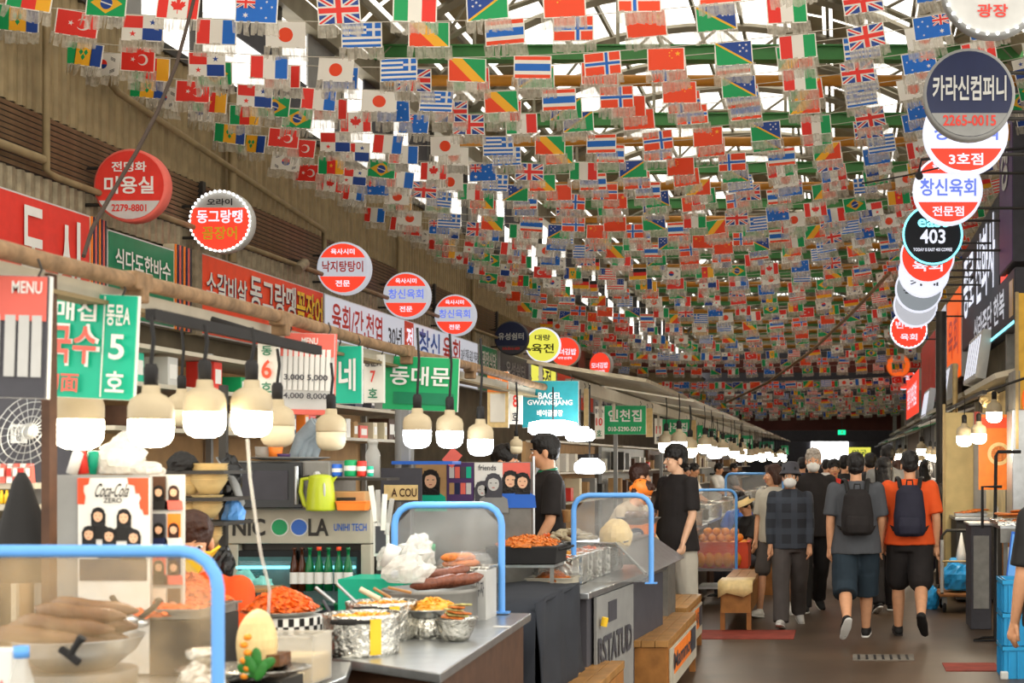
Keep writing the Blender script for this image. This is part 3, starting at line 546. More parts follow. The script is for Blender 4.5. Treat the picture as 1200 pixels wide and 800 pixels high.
hang('bright green square sign with a white house syllable', 869, 510, 882, 526, 30, 'green', [('할집', 0, .1, .8, .4, 'white')])
hang('small dark green sign over the far stalls', 890, 517, 907, 531, 36, 'dgreen', [('월매 떡', 0, .1, .8, .4, 'white')])
hang('last small teal green sign at the far end of the stalls', 914, 522, 924, 532, 40, 'green', [('집', 0, 0, .5, .6, 'white')])
for i, (x0, y0, x1, y1, d) in enumerate([(684, 455, 690, 500, 13.5), (757, 478, 765, 512, 17.3), (810, 492, 816, 522, 22.5), (840, 505, 843, 528, 27.5), (866, 508, 869, 529, 29.5)]):
    t = hang('pale edge-on banner beside a green stall sign, %s of five' % ordinal(i), x0, y0, x1, y1, d, 'dough', [], name='menu_board')
# stall canopies beyond the first frame
for k in range(9):
    d = 13.6+k*3.9; t = thing('stall_canopy', 'thin sloping white stall canopy, %s along the left row' % ordinal(k).replace('nearest', 'first'), 'canopy', (-2.0, d, 2.3))
    G().box(-.1, 0, .06, 1.0, 3.2, .03, T=Matrix.Rotation(.16, 4, 'Y')).build('sheet', 'white_paint' if k % 3 else 'galv', t)
    for s in (-1, 1): G().box(-.5, s*1.5, -.06, .03, .03, .34).build('strut', 'white_paint', t)
# ---------------------------------------------------------------- counters
def counter(label, pts, h, body='brown', top='steel', lip='beige_metal', base_in=.06):
    t = thing('counter', label, 'counter', (pts[0][0], pts[0][1], 0)); o = pts[0]; q = [(x-o[0], y-o[1]) for x, y in pts]; n = len(q)
    cx = sum(p[0] for p in q)/n; cy = sum(p[1] for p in q)/n
    def prism(q, z0, z1): g = G(); return g.add([(x, y, z0) for x, y in q]+[(x, y, z1) for x, y in q], [tuple(range(n))[::-1], tuple(range(n, 2*n))]+[(i, (i+1) % n, n+(i+1) % n, n+i) for i in range(n)])
    prism(q, h-.035, h).build('worktop', top, t, bevel=.004)
    def inset(k): 
        r_ = []
        for x, y in q: v = Vector((cx-x, cy-y)); r_.append((x+v.x/v.length*k, y+v.y/v.length*k))
        return r_
    prism(inset(base_in), .04, h-.036).build('cabinet', body, t); return t
c1 = counter('steel topped counter with foil covered pots in the middle', [(-2.28, 5.5), (-1.87, 5.25), (-1.33, 4.82), (-1.44, 6.75), (-2.28, 6.9)], .9, 'brown')
counter('near left food counter cut by the bottom edge', [(-3.3, 2.6), (-1.66, 2.6), (-1.62, 4.75), (-1.72, 5.1), (-3.2, 5.5)], .9, 'dark_metal')
c2 = counter('long steel counter with lettered front behind the black cloth', [(-2.35, 8.12), (-1.41, 8.12), (-1.24, 10.4), (-2.35, 10.4)], .87, 'dgrey')
# doors and printed panels on the counter fronts
t = c1; q = lambda x, d, z: (x+2.28, d-5.5, z)
G().box(*q(-1.46, 5.3, .62), .02, .3, .26).build('door', 'dark_metal', t); G().box(*q(-1.46, 5.72, .6), .02, .32, .34).build('door', 'dgreen', t); G().box(*q(-1.47, 6.15, .6), .02, .3, .34).build('door', 'brown', t)
t = thing('printed_panel', 'grey white printed panel with dark letters on the counter front', 'panel', (-1.352, 8.75, .46), PI/2-.08)
G().box(0, .01, 0, .95, .015, .74).build('sheet', 'grey', t); txt(t, 'RSTATUD', -.02, .05, .86, .17, 'dgrey', -.004, .03); G().plate(rect(-.1, .26, .2, .12), -.004, .004).build('printed_picture', 'dgrey', t)
G().tube([(-.4, -.02, .2), (-.4, -.03, .25)], .02, 8).build('knob', 'yellow', t)
t = thing('cloth_cover', 'black cloth thrown over a low box between the counters', 'cloth', (-1.98, 7.5, 0))
g = G(); N_w = 14; 
xs = [-.55+1.08*i/N_w for i in range(N_w+1)]; vs = []; rows = [(-.62, .30), (-.61, .5), (-.6, .7), (-.58, .88), (-.3, .925), (0, .93), (.3, .93), (.6, .935)]
for j, (y, z) in enumerate(rows):
    for i, x in enumerate(xs): vs.append((x+(.0 if j else .0), y-.04*x+(.02*math.sin(i*1.9+j) if j < 3 else 0), z+(.05*math.sin(i*1.1)*(1 if j == 0 else 0))+.008*math.sin(i*1.3+j)))
k = N_w+1; g.add(vs, [(j*k+i, j*k+i+1, (j+1)*k+i+1, (j+1)*k+i) for j in range(len(rows)-1) for i in range(N_w)], 0, True)
side = []; zs = (.93, .7, .5, .38)
for j, z in enumerate(zs):
    for i in range(9): y = -.6+1.2*i/8; side.append((.53+.015*math.sin(i*2+j)+.01*j, y, z if j < 3 else z+.06*math.sin(i*.9)))
g.add(side, [(j*9+i, (j+1)*9+i, (j+1)*9+i+1, j*9+i+1) for j in range(3) for i in range(8)], 0, True)
o = g.build('cloth', 'cloth_dark', t); s_ = o.modifiers.new('thick', 'SOLIDIFY'); s_.thickness = .006
tag(G().box(0, 0, .44, 1.0, 1.1, .86).build('box', 'dark_metal', None, (-1.98, 7.5, 0)), 'low dark box hidden under the black cloth', 'box')
# ---------------------------------------------------------------- blue framed splash screens
def screen(label, xl, xr, ztop, zbot, d, r=.016, glass='glass', rc=.09):
    t = thing('splash_screen', label, 'screen', ((xl+xr)/2, d, zbot)); w = (xr-xl)/2; h = ztop-zbot
    pts = [(-w, 0, 0), (-w, 0, h-rc)]+[(-w+rc-rc*math.cos(a), 0, h-rc+rc*math.sin(a)) for a in (.4, .8, 1.2)]+[(-w+rc, 0, h), (w-rc, 0, h)]+[(w-rc+rc*math.sin(a), 0, h-rc+rc*math.cos(a)) for a in (.4, .8, 1.2)]+[(w, 0, h-rc), (w, 0, 0)]
    G().tube(pts, r, 10).build('frame', 'blue_frame', t)
    G().plate([(-w+.01, .01), (w-.01, .01), (w-.01, h-rc), (w-rc, h-.01), (-w+rc, h-.01), (-w+.01, h-rc)], -.002, .004).build('pane', glass, t)
    for s in (-1, 1): G().box(s*w, 0, .004, .07, .05, .008).build('foot', 'blue_frame', t)
    return t
screen('near blue framed splash screen before the sausages', -2.75, -1.515, 1.385, .905, 3.53, .0155, 'glass_fog')
screen('blue framed splash screen beside the foil bowl of pancakes', -2.06, -1.565, 1.405, .905, 6.7)
screen('blue framed splash screen left of the man in black', -1.6, -1.135, 1.405, .875, 8.7)
screen('blue framed splash screen before the crate of oranges', -1.62, -1.15, 1.3, .42, 16)
screen('small blue framed screen at the far stall', -1.9, -.95, 1.42, .9, 24, .02)
t = thing('steel_guard', 'slanting steel guard plate at the end of the long counter', 'guard', (-1.42, 9.6, .875)); G().add([(-.35, -.1, .21), (-.05, -.1, .2), (.2, -.5, .02), (.22, -.1, .02), (.02, 1.1, .2), (.26, 1.2, .02)], [(0, 1, 4), (1, 2, 3), (1, 3, 5, 4)]).build('plate', 'steel', t).modifiers.new('t', 'SOLIDIFY').thickness = .006
G().tube([(-.05, -.12, .2), (.2, -.5, .03)], .008, 6).build('rim', 'steel', t); G().tube([(.0, -.1, .205), (.05, 1.1, .2)], .006, 6).build('rim', 'steel', t)
# ---------------------------------------------------------------- near left group
t = thing('ad_stand', 'white poster panel with a group of five women in black', 'poster', P0(134, 4.75, .9))
G().box(-.05, .012, .33, .33, .02, .66).build('panel', 'grey', t); G().plate(rect(-.0, .33, .232, .64), -.006, .007).build('poster', 'white', t)
for pl in ([(-.15, .65), (-.1, .65), (-.105, .63), (-.125, .625), (-.125, .605), (-.118, .59), (-.122, .565), (-.15, .565)], [(.06, .65), (.15, .65), (.15, .53), (.13, .53), (.125, .545), (.115, .55), (.11, .57), (.118, .585), (.11, .6), (.095, .6), (.09, .625), (.065, .63)]):
    G().plate([(x*.773, z) for x, z in pl], -.009, .003).build('orange_corner', 'red_orange', t)
txt(t, 'Coca-Cola', 0, .61, .11, .045, 'black', -.012, .008, shear=.3); txt(t, 'ZERO', .0, .577, .06, .016, 'black', -.012)
def portrait(par, cx, cz, s, hairm='hair_black', cloth='black', y=-.009, skinm='skin_pale'):
    for sd in (-1, 1): G().plate(rect(cx+sd*.0085*s, cz-.003*s, .006*s, .0025*s), y-.0045, .001).build('printed_eye', 'black', par)
    G().plate(rect(cx, cz-.018*s, .009*s, .003*s), y-.0045, .001).build('printed_mouth', 'lip', par)
    G().plate([(cx-.02*s, cz+.006*s), (cx, cz+.014*s), (cx+.02*s, cz+.006*s), (cx+.02*s, cz+.025*s), (cx-.02*s, cz+.025*s)], y-.004, .001).build('printed_fringe', hairm, par)
    G().plate([(cx-.05*s, cz-.1*s), (cx-.045*s, cz-.055*s), (cx-.02*s, cz-.04*s), (cx+.02*s, cz-.04*s), (cx+.045*s, cz-.055*s), (cx+.05*s, cz-.1*s)], y, .002).build('printed_clothes', cloth, par)
    G().plate(ring(.029*s, 14, 0, 2*PI, cx, cz+.002, .95)+[], y-.0015, .001).build('printed_hair', hairm, par)
    G().plate([(cx-.028*s, cz-.05*s), (cx-.03*s, cz+.005*s), (cx+.03*s, cz+.005*s), (cx+.028*s, cz-.05*s)], y-.001, .001).build('printed_hair', hairm, par)
    G().plate(ring(.023*s, 14, 0, 2*PI, cx, cz-.006*s, .8), y-.003, .001).build('printed_face', skinm, par)
for cx, cz, s in ((-.048, .53, .8), (.036, .525, .8), (-.078, .47, .78), (-.012, .465, .78), (.068, .46, .78)): portrait(t, cx, cz, s)
G().plate(rect(0, .35, .22, .07), -.009, .003).build('dark_print', 'dgrey', t)
t = thing('photo_panel', 'narrow board covered with small snapshots beside the poster', 'panel', P0(196, 4.85, .9)); G().box(0, .01, .33, .105, .015, .66).build('panel', 'lgrey', t)
for k in range(10): G().plate(rect(-.026+.05*(k % 2), .6-.125*(k//2), .043, .11), -.004, .004).build('snapshot', ['brown', 'lgrey', 'dgrey', 'orange', 'poster_red', 'navy', 'paper', 'brown', 'purple', 'card'][k], t)
for k in range(10): portrait(t, -.026+.05*(k % 2), .605-.125*(k//2), .62, ['hair_black', 'hair_brown'][k % 2], ['black', 'poster_red', 'navy', 'white'][k % 4], -.005)
t = thing('box_stack', 'grey sheet metal box behind the poster panel, under white bags', 'box', P0(122, 5.05, .9)); G().box(0, .12, .33, .34, .26, .65).build('box', 'grey', t, bevel=.005)
def bag(label, loc, r, m='bag', seed=1, amp=.25, cat='plastic bag', name='plastic_bag', tie=False):
    t = thing(name, label, cat, loc); b_ = blob(r, seed, amp, 7, 1); b_.build('film', m, t, (0, 0, r[2]*.55))
    if tie: G().lathe([(.012, 0), (.02, .015), (.04, .04)], (0, 0, r[2]*1.45), 9, jit=.25).build('knot', m, t)
    return t
bag('crumpled white plastic bag on top of the poster box', P(144, 555, 5.0), (.075, .07, .09), 'bag', 2, .3); bag('flat white plastic bag at the right of the poster box', P(172, 556, 5.0), (.06, .06, .03), 'bag', 3)
for i, (x, m_, lab) in enumerate([(84, 'white', 'white paper roll leaning on the poster box'), (98, 'red', 'red pack standing on the poster box'), (106, 'teal', 'small green pack on the poster box'), (119, 'white', 'second white roll beside the crumpled bag')]):
    t = thing('roll', lab, 'pack', P(x, 555, 4.95+.03*i)); G().lathe([(0, 0), (.018, 0), (.018, .075), (.012, .08), (0, .08)], n=12).build('roll', m_, t); t.rotation_euler.y = .3*(-1)**i*(.5 if i else 1)
# left edge: fan, packets, black bag
t = thing('fan', 'wire guarded fan tilted behind the left post', 'fan', P(34, 505, 5.2)); 
for k in range(5): G().tube([(.1*(k+1)/5*math.cos(a), -.03*(1-(k/5)**2), .14*(k+1)/5*math.sin(a)) for a in [2*PI*i/24 for i in range(24)]], .0018, 4, closed=True).build('guard_ring', 'steel', t)
G().build
g = G(); [g.tube([(0, -.03, 0), (.1*math.cos(a), 0, .14*math.sin(a))], .0014, 4) for a in [2*PI*i/22 for i in range(22)]]; g.build('guard_wires', 'steel', t, kind='stuff'); G().ell((0, .03, 0), (.03, .05, .03)).build('motor', 'lgrey', t); t.rotation_euler = (0, .5, .5)
t = thing('shelf', 'small shelf with packets at the far left edge', 'shelf', P(10, 566, 5.3)); G().box(0, .1, -.01, .22, .25, .02).box(-.09, .2, -.35, .02, .02, .7).build('board', 'white_paint', t)
for k in range(6):
    p = thing('packet', 'red and white snack packet on the far left shelf, %s from the left' % ordinal(k).replace('nearest', 'first'), 'packet', P(-2+k*7.5, 566, 5.28), R.uniform(-.2, .2), 'snack packets on the left shelf')
    G().box(0, 0, .036, .02, .03, .07, tp=(.85, .6)).build('wrapper', 'poster_red' if k % 2 else 'white', p); G().plate(rect(0, .04, .015, .03), -.018, .002).build('print', 'white' if k % 2 else 'red', p)
for k in range(5):
    p = thing('small_bottle', 'yellow capped sauce bottle under the left shelf, %s from the left' % ordinal(k).replace('nearest', 'first'), 'bottle', P(2+k*6, 590, 5.28), 0, 'sauce bottles under the left shelf'); G().lathe([(0, 0), (.008, 0), (.008, .03), (.004, .04), (.004, .05), (0, .05)], n=10).build('glass', 'yellow', p)
tag(G().box(0, 0, 0, .16, .12, .02).build('ledge', 'white_paint', None, P(14, 594, 5.28)), 'little white ledge holding yellow sauce bottles', 'shelf')
t = thing('black_bag', 'black draped sack hanging at the far left', 'bag', P(25, 640, 4.9)); g = G()
g.lathe([(.012, .25), (.03, .22), (.06, .12), (.09, 0), (.11, -.12), (0, -.12)], n=26, jit=.1, sy=.6); g.build('sack', 'black', t)
tag(G().box(0, 0, 0, .5, .02, .5).build('cabinet_back', 'dgrey', None, P(15, 500, 6.2)), 'blue grey cabinet side behind the left fan', 'cabinet')
t = thing('notice', 'small white printed notice on the blue cabinet', 'notice', P(22, 508, 6.15)); G().plate(rect(0, 0, .07, .08), 0, .003).build('paper', 'white', t); txt(t, '불낙\n전골\n밥', 0, 0, .05, .06, 'black', -.002)
# raised pots and sausages behind the near screen
t = thing('steamer', 'round steel steamer base under the bowl of sausages', 'steamer', P0(92, 4.15, .905)); G().lathe([(0, 0), (.15, 0), (.155, .1), (.15, .105), (0, .105)], n=32).build('vessel', 'steel_dull', t)
t = thing('bowl', 'wide steel bowl heaped with pale blood sausages', 'bowl', P0(92, 4.15, 1.012)); G().lathe([(0, 0), (.09, 0), (.15, .05), (.172, .09), (.176, .092), (.168, .086), (.1, .02), (0, .015)], n=36).build('vessel', 'steel', t)
sg = {m_: sausage(.3, .028).mesh('sausage', m_) for m_ in ('sausage', 'sausage_pale')}
for k in range(8):
    lay, j = divmod(k, 3); p = link('sausage', sg['sausage_pale'], None, (t.location.x-.06+.012*k, 4.15-.07+.05*j+.02*lay, 1.012+.095+.033*lay+.012*(j == 1)))
    p.rotation_euler = (0, .12, .15*R.uniform(-1, 1)); tag(p, 'pale thick sausage in the steaming bowl, %s of the heap' % ['front bottom', 'middle bottom', 'back bottom', 'front second layer', 'middle second layer', 'back second layer', 'front top', 'back top'][k], 'sausage', 'sausages in the near bowl'); p.scale = (1-.09*lay,)*3
t = thing('tray_stand', 'dark stand under the orange food tray behind the sausages', 'stand', P0(185, 4.9, .905)); G().box(0, 0, .09, .42, .3, .18).build('box', 'dark_metal', t)
t = steel_tray('wide tray of orange seasoned food behind the sausages', P0(185, 4.9, 1.087), .42, .3, .03, m='steel_dull'); mound(.19, .04, 200, 'kimchi', t, .01, seed=3)
t = thing('basket', 'red basket of peeled orange food beside the vendor', 'basket', P0(222, 5.15, .905)); G().lathe([(0, 0), (.11, 0), (.14, .2), (.148, .205), (.135, .2), (.1, .02), (0, .02)], n=28).build('vessel', 'dark_metal', t); mound(.13, .1, 180, 'kimchi', t, .19, seed=8, sz=.026)
for k, (x, y, d, lab) in enumerate([(147, 712, 4.6, 'black ladle handle standing in the orange tray'), (160, 716, 4.65, 'second dark ladle lying in the orange tray')]):
    t = thing('ladle', lab, 'ladle', P(x, y+12, d)); G().tube([(0, 0, 0), (-.03+.09*k, 0, .05), (-.045+.12*k, 0, .07)], .009, 8).build('handle', 'black', t); G().ell((.01, 0, -.005), (.03, .03, .015)).build('bowl', 'steel', t)
t = thing('clip', 'black bulldog clip on the edge of the near screen', 'clip', P(82, 768, 3.5)); G().box(0, 0, 0, .06, .012, .018, T=Matrix.Rotation(.65, 4, 'Y')).build('jaw', 'black', t, bevel=.003); G().tube([(.0, 0, 0), (.018, 0, .03), (.03, 0, .045)], [.008, .009, .012], 8).build('grip', 'black', t)
t = thing('bottle', 'clear bottle with a blue cap at the bottom left', 'bottle', P0(25, 3.35, .905)); G().lathe([(0, 0), (.032, 0), (.033, .14), (.026, .19), (.014, .235), (.014, .25), (0, .25)], n=20).build('body', 'tub', t); G().lathe([(0, .245), (.017, .245), (.017, .272), (0, .273)], n=16).build('cap', 'blue_frame', t)
t = thing('carton', 'blue and white carton at the bottom left corner', 'carton', P0(2, 3.4, .905)); G().box(0, 0, .13, .08, .06, .26).build('box', 'white', t, bevel=.003); txt(t, '011', .0, .18, .04, .02, 'red', -.032); G().plate(rect(0, .11, .07, .05), -.033, .002).build('blue_band', 'blue_frame', t)
t = thing('dish_stand', 'dark box under the plate with the wrapped mound and corn', 'box', P0(292, 4.25, .905)); G().box(-.04, 0, .03, .3, .26, .06).build('box', 'dark_metal', t)
t = thing('plate', 'foil lined oval plate with wrapped mound and garnish', 'plate', P0(285, 4.2, .97)); G().lathe([(0, 0), (.1, 0), (.19, .035), (.192, .038), (.12, .012), (0, .01)], n=36, jit=.01, sy=.7).build('dish', 'foil', t)
t = thing('wrapped_dome', 'pale cream dome of boiled meat under film', 'food', P0(301, 4.28, 1.0)); blob((.058, .055, .115), 4, .08, 2, 1).build('dome', 'dough', t, (0, 0, .055)); G().box(.045, .01, .02, .07, .09, .035).build('slice', 'sausage_pale', t)
for k in range(6): tag(G().ell((0, 0, 0), (.012, .012, .01), 10, 6).build('corn_piece', 'orange_fruit', None, P0(286, 4.08, 1.0+.022*k)+Vector((.01*(k % 2), 0, 0))), 'orange berry shaped garnish by the green leaf, %s from the bottom' % ordinal(k).replace('nearest', 'first'), 'garnish', 'orange garnish on the foil plate')
t = thing('leaf_garnish', 'dark green leaves beside the cream dome', 'leaves', P0(297, 4.08, .99))
for k in range(5):
    G().ell((0, 0, 0), (.016, .005, .03), 10, 6, T=Matrix.Rotation(.5*k-1., 4, 'Y')).build('leaf', 'leaf', t, (.014*k-.02, -.006*(k % 2), .025+.018*(k % 3)))
t = thing('foil_parcel', 'shiny foil wrapped parcel behind the near blue post', 'parcel', P0(238, 4.0, .905)); blob((.07, .07, .1), 6, .3, 8, 1).build('foil', 'foil', t, (0, 0, .055)); G().lathe([(.03, 0), (.045, .01), (.045, .03), (.03, .035), (0, .035)], (0, 0, .15), 16).build('lid', 'foil', t)
t = thing('plastic_container', 'clear square plastic container half full at the counter end', 'container', P0(346, 4.62, .905))
g = G(); w_, h_ = .085, .15; g.box(0, 0, .003, w_*1.7, w_*1.7, .004)
for s in (-1, 1): g.box(s*w_, 0, h_/2, .003, 2*w_, h_); g.box(0, s*w_, h_/2, 2*w_, .003, h_); g.box(s*w_, 0, h_, .012, 2*w_+.012, .006); g.box(0, s*w_, h_, 2*w_+.012, .012, .006)
g.build('tub', 'tub', t); G().box(0, 0, .045, w_*1.9, w_*1.9, .08).build('liquid', 'dough', t)
t = thing('paper_cup', 'small cream cup before the clear container', 'cup', P0(344, 4.42, .905)); G().lathe([(0, 0), (.025, 0), (.03, .05), (.032, .052), (.028, .05), (0, .048)], n=18).build('cup', 'cream', t)
# ---------------------------------------------------------------- kimchi tin and foil pots
t = thing('checkered_tin', 'black and white checkered round tin under the kimchi plate', 'tin', P0(340, 5.45, .905)); G().lathe([(0, 0), (.12, 0), (.12, .12), (0, .12)], n=40).build('tin', 'white', t)
g = G()
for k in range(40):
    for j in range(4):
        if (k+j) % 2: a, b = 2*PI*k/40, 2*PI*(k+1)/40; z0, z1 = .03*j, .03*(j+1); r_ = .1212; g.add([(r_*math.cos(a), r_*math.sin(a), z0), (r_*math.cos(b), r_*math.sin(b), z0), (r_*math.cos(b), r_*math.sin(b), z1), (r_*math.cos(a), r_*math.sin(a), z1)], [(0, 1, 2, 3)])
g.build('black_checks', 'black', t)
t = thing('plate', 'wide foil edged plate heaped with orange spicy food', 'plate', P0(330, 5.45, 1.027)); G().lathe([(0, 0), (.1, 0), (.145, .018), (.148, .02), (.1, .008), (0, .006)], n=36, jit=.008).build('dish', 'foil', t); mound(.125, .075, 260, 'kimchi', t, .015, seed=5, sz=.022)
foilpot('foil wrapped pot with a yellow stripe at the counter edge', P0(424, 5.32, .9), .135, .15, yellow=True)
foilpot('second foil wrapped pot behind the first', P0(447, 5.78, .9), .135, .15, yellow=True)
foilpot('big wide steel pot carrying bags and dark sausages', P0(505, 6.32, .9), .2, .155, 'steel_dull', fill=False, handles=False)
t = thing('pan', 'shallow pan of yellow noodles resting across the foil pots', 'pan', P0(507, 5.85, .985)); G().lathe([(0, 0), (.1, 0), (.125, .03), (.128, .032), (.1, .008), (0, .008)], n=32).build('pan', 'steel', t); G().tube([(-.1, -.05, .02), (-.2, -.09, .05)], .011, 8).build('handle', 'wood', t); mound(.11, .045, 220, 'noodle', t, .015, seed=9, sz=.013)
tag(G().lathe([(0, 0), (.09, 0), (.09, .084), (0, .084)], n=24).build('pot', 'foil', None, P0(507, 5.85, .9)), 'low foil covered pot under the noodle pan', 'pot')
for k, (x0, y0, x1, y1, d, m_, lab) in enumerate([(370, 688, 392, 706, 5.35, 'steel', 'steel spoon leaning in the nearest foil pot'), (378, 703, 386, 716, 5.2, 'dgrey', 'dark tongs in the nearest foil pot'), (395, 684, 418, 706, 5.5, 'steel', 'thin skewer in the second foil pot'), (422, 690, 445, 702, 5.7, 'cream', 'cream handled scoop over the second pot'), (438, 689, 458, 700, 5.75, 'wood', 'wooden spatula over the second pot'), (455, 688, 482, 694, 5.8, 'wood', 'wooden chopsticks on the noodle pan')]):
    o = G().tube([P(x0, y0, d)-P(x1, y1, d), (0, 0, 0)], .006 if m_ != 'cream' else .011, 8).build('utensil', m_, None, P(x1, y1, d)); tag(o, lab, 'utensil')
t = thing('foil_bowl', 'foil covered bowl of green onion pancakes at the counter edge', 'bowl', P0(534, 5.72, .902)); G().lathe([(0, 0), (.05, 0), (.07, .04), (.085, .085), (.09, .087), (.08, .08), (0, .075)], n=30, jit=.012).build('bowl', 'foil', t)
for k in range(6):
    p = G().box(0, 0, 0, .085, .055, .008).build('pancake', 'pancake_green' if k % 2 else 'pancake', None, t.location+Vector((.012*(k % 3)-.01, .01*(k % 2), .09+.009*k)), rz=.5*k, bevel=.003); p.rotation_euler = (.1, .14, .5*k); tag(p, 'folded green pancake in the foil bowl, %s from the bottom' % ordinal(k).replace('nearest', 'first'), 'pancake', 'pancakes in the foil bowl')
tag(G().box(0, 0, .003, .07, .016, .006).build('ruler', 'white', None, P0(588, 6.15, .902)), 'thin white strip lying by the blue post foot', 'strip')
# on the big pot
for k in range(4):
    p = link('sausage', sg['sausage'], None, P(500+k*13, 672-8*(k % 3 == 0), 6.25+.04*k)); p.location.z = 1.085+.03*(k == 3); p.location.x = P0(512+k*11, 6.25, 0).x if k < 3 else P0(515, 6.25, 0).x; p.rotation_euler = (0, -.15, .5); p.scale = (.72, .9, .9); tag(p, 'dark brown sausage on the big pot, %s' % ['leftmost', 'middle', 'rightmost', 'topmost'][k], 'sausage', 'dark sausages on the big pot')
t = thing('ice_bag', 'clear bag of pale squid lying on the big pot', 'plastic bag', P(478, 683, 6.25)); blob((.1, .09, .075), 8, .35, 8, 1).build('contents', 'bag', t, (0, 0, .045)); 
bag('white takeaway bag leaning by the fridge corner', P(487, 668, 6.6), (.085, .07, .1), 'bag', 5, .4); bag('clear ruffled bag on the pot rim', P(455, 668, 6.55), (.05, .05, .07), 'bag', 7, .3)
t = thing('paper_roll', 'white paper cup roll tilted by the takeaway bag', 'roll', P(452, 664, 6.5)); G().lathe([(0, 0), (.028, 0), (.034, .1), (.02, .1), (0, .09)], n=18).build('roll', 'white', t); t.rotation_euler = (0, .4, 0)
t = thing('jar', 'green topped jar behind the white bags', 'jar', P(502, 660, 6.75)); G().lathe([(0, 0), (.03, 0), (.03, .06), (0, .06)], n=16).build('jar', 'tub', t); G().lathe([(0, .06), (.032, .06), (.032, .09), (0, .09)], n=16).build('lid', 'green', t)
t = steel_tray('foil tray under the bagged red sausages', P(545, 668, 6.6), .24, .16, .02, m='foil'); tag(G().box(0, 0, .05, .16, .12, .1).build('carton_box', 'lgrey', None, (t.location.x, t.location.y, .9+.0)), 'speckled carton standing under the foil tray', 'carton'); bpy.data.objects['carton_box'].scale.z = (t.location.z-.9)/.1
for k in range(4):
    p = link('sausage', sausage(.15, .022).mesh('sausage', 'pancake') if k == 0 else rsm, None, t.location+Vector((-.02, -.04+.035*(k % 3), .03+.03*(k == 3)))); rsm = p.data; tag(p, 'red brown sausage inside the clear bag, %s' % ['front', 'middle', 'back', 'on top'][k], 'sausage', 'bagged red sausages'); p.rotation_euler.z = .1*k
bag('clear film bag around the red sausages', t.location+Vector((0, 0, .012)), (.12, .075, .05), 'glass', 11, .2)
tag(G().box(0, 0, 0, .3, .3, .17).build('crate', 'teal', None, P0(447, 6.75, .985)), 'teal green crate beside the fridge', 'crate')
t = thing('speckled_box', 'speckled grey box standing right of the big pot', 'box', P0(569, 6.55, .9)); G().box(0, 0, .11, .05, .2, .22).build('box', 'lgrey', t); txt(t, '유자', .0, .14, .035, .07, 'dgrey', -.102)
# ---------------------------------------------------------------- fridge, microwave and goods
t = thing('drinks_fridge', 'white glass door drinks fridge with lettered header', 'fridge', (-2.645, 7.1, 0)); W2 = .35
g = G(); g.box(0, .32, .45, 2*W2, .6, .86).build; G().box(0, .34, .68, 2*W2, .6, 1.34).build('body', 'dark_metal', t)
G().box(0, .03, 1.29, 2*W2, .08, .17).box(W2-.025, .03, .6, .05, .08, 1.2).box(-W2+.025, .03, .6, .05, .08, 1.2).build('front_frame', 'white_paint', t, bevel=.004)
G().plate(rect(-.28+.0, .0, .001, .001), 0, .001)
hz = 1.285; txt(t, 'NIC', -.245, hz, .16, .085, 'dark_metal', -.014, .03)
for cx, m_ in ((-.095, 'green'), (.0, 'blue')): lg = G().plate(ring(.044, 24, 0, 2*PI, cx+.0, hz), -.013, .003).build('round_logo', 'white', t); G().plate(ring(.038, 24, 0, 2*PI, cx, hz), -.016, .002).build('logo_disc', m_, lg)
txt(t, 'LA', .095, hz, .1, .085, 'dark_metal', -.014, .03); txt(t, 'UNIHI TECH', .25, hz+.0, .16, .036, 'blue', -.014, .015)
for cx in (-.17, .15):
    dr = G().box(cx, .01, .66, .30, .03, 1.02).build('door', 'black', t)
    G().plate(rect(cx, .72, .25, .8), -.008, .003).build('door_glass', 'glass', dr)
    G().plate(rect(cx, .72, .25, .8), .026, .003).build
    # lit interior set just behind the pane
for cx in (-.17, .15):
    G().plate(rect(cx, .72, .26, .84), -.007, .001).build('lit_interior', 'fridge_back', t)
for cx in (-.17, .15):
    for j, z in enumerate((1.09, .82, .55)): G().box(cx, -.02, z, .25, .05, .012).build('shelf_edge', 'lit_teal' if j == 0 else 'steel', t)
bot = G().lathe([(0, 0), (.02, 0), (.021, .11), (.018, .13), (.008, .165), (.008, .195), (.011, .197), (.011, .21), (0, .21)], n=14)
bg, bb = bot.mesh('bottle', 'bottle_green'), bot.mesh('bottle', 'bottle_brown'); lab_m = G().tube([(0, 0, .035), (0, 0, .09)], .0215, 14).mesh('paper_label', 'white'); cp_m = G().lathe([(.0115, .195), (.0115, .212), (0, .213)], n=12).mesh('bottle_cap', 'red_orange')
for k, (x, m_) in enumerate([(345, bb), (354, bb), (363, bg), (374, bg), (385, bg), (397, bg), (408, bg)]):
    p = thing('bottle', '%s glass bottle behind the right fridge door, %s from the left' % ('brown' if m_ is bb else 'green', ordinal(k).replace('nearest', 'first')), 'bottle', P0(x, 7.02, 1.6-.0-.152*7.02/7.02*1.0), 0, 'bottles in the drinks fridge'); p.location.z = P(0, 692, 7.02).z
    link('glass', m_, p); link('paper_label', lab_m, p); link('bottle_cap', cp_m, p) if k in (5, 3) else None
for k in range(4):
    p = thing('bottle', 'dim bottle on the lower fridge shelf, %s from the left' % ordinal(k).replace('nearest', 'first'), 'bottle', P0(352+k*14, 7.02, P(0, 692, 7).z-.27), 0, 'bottles on the lower fridge shelf'); link('glass', bg, p); link('paper_label', lab_m, p)
bag('pale knotted bag behind the left fridge door', P(287, 690, 7.0), (.05, .02, .06), 'fridge_bag', 12, .3); bag('greenish bag of vegetables behind the left fridge door', P(308, 692, 7.0), (.05, .02, .045), 'fridge_bag', 13, .3)
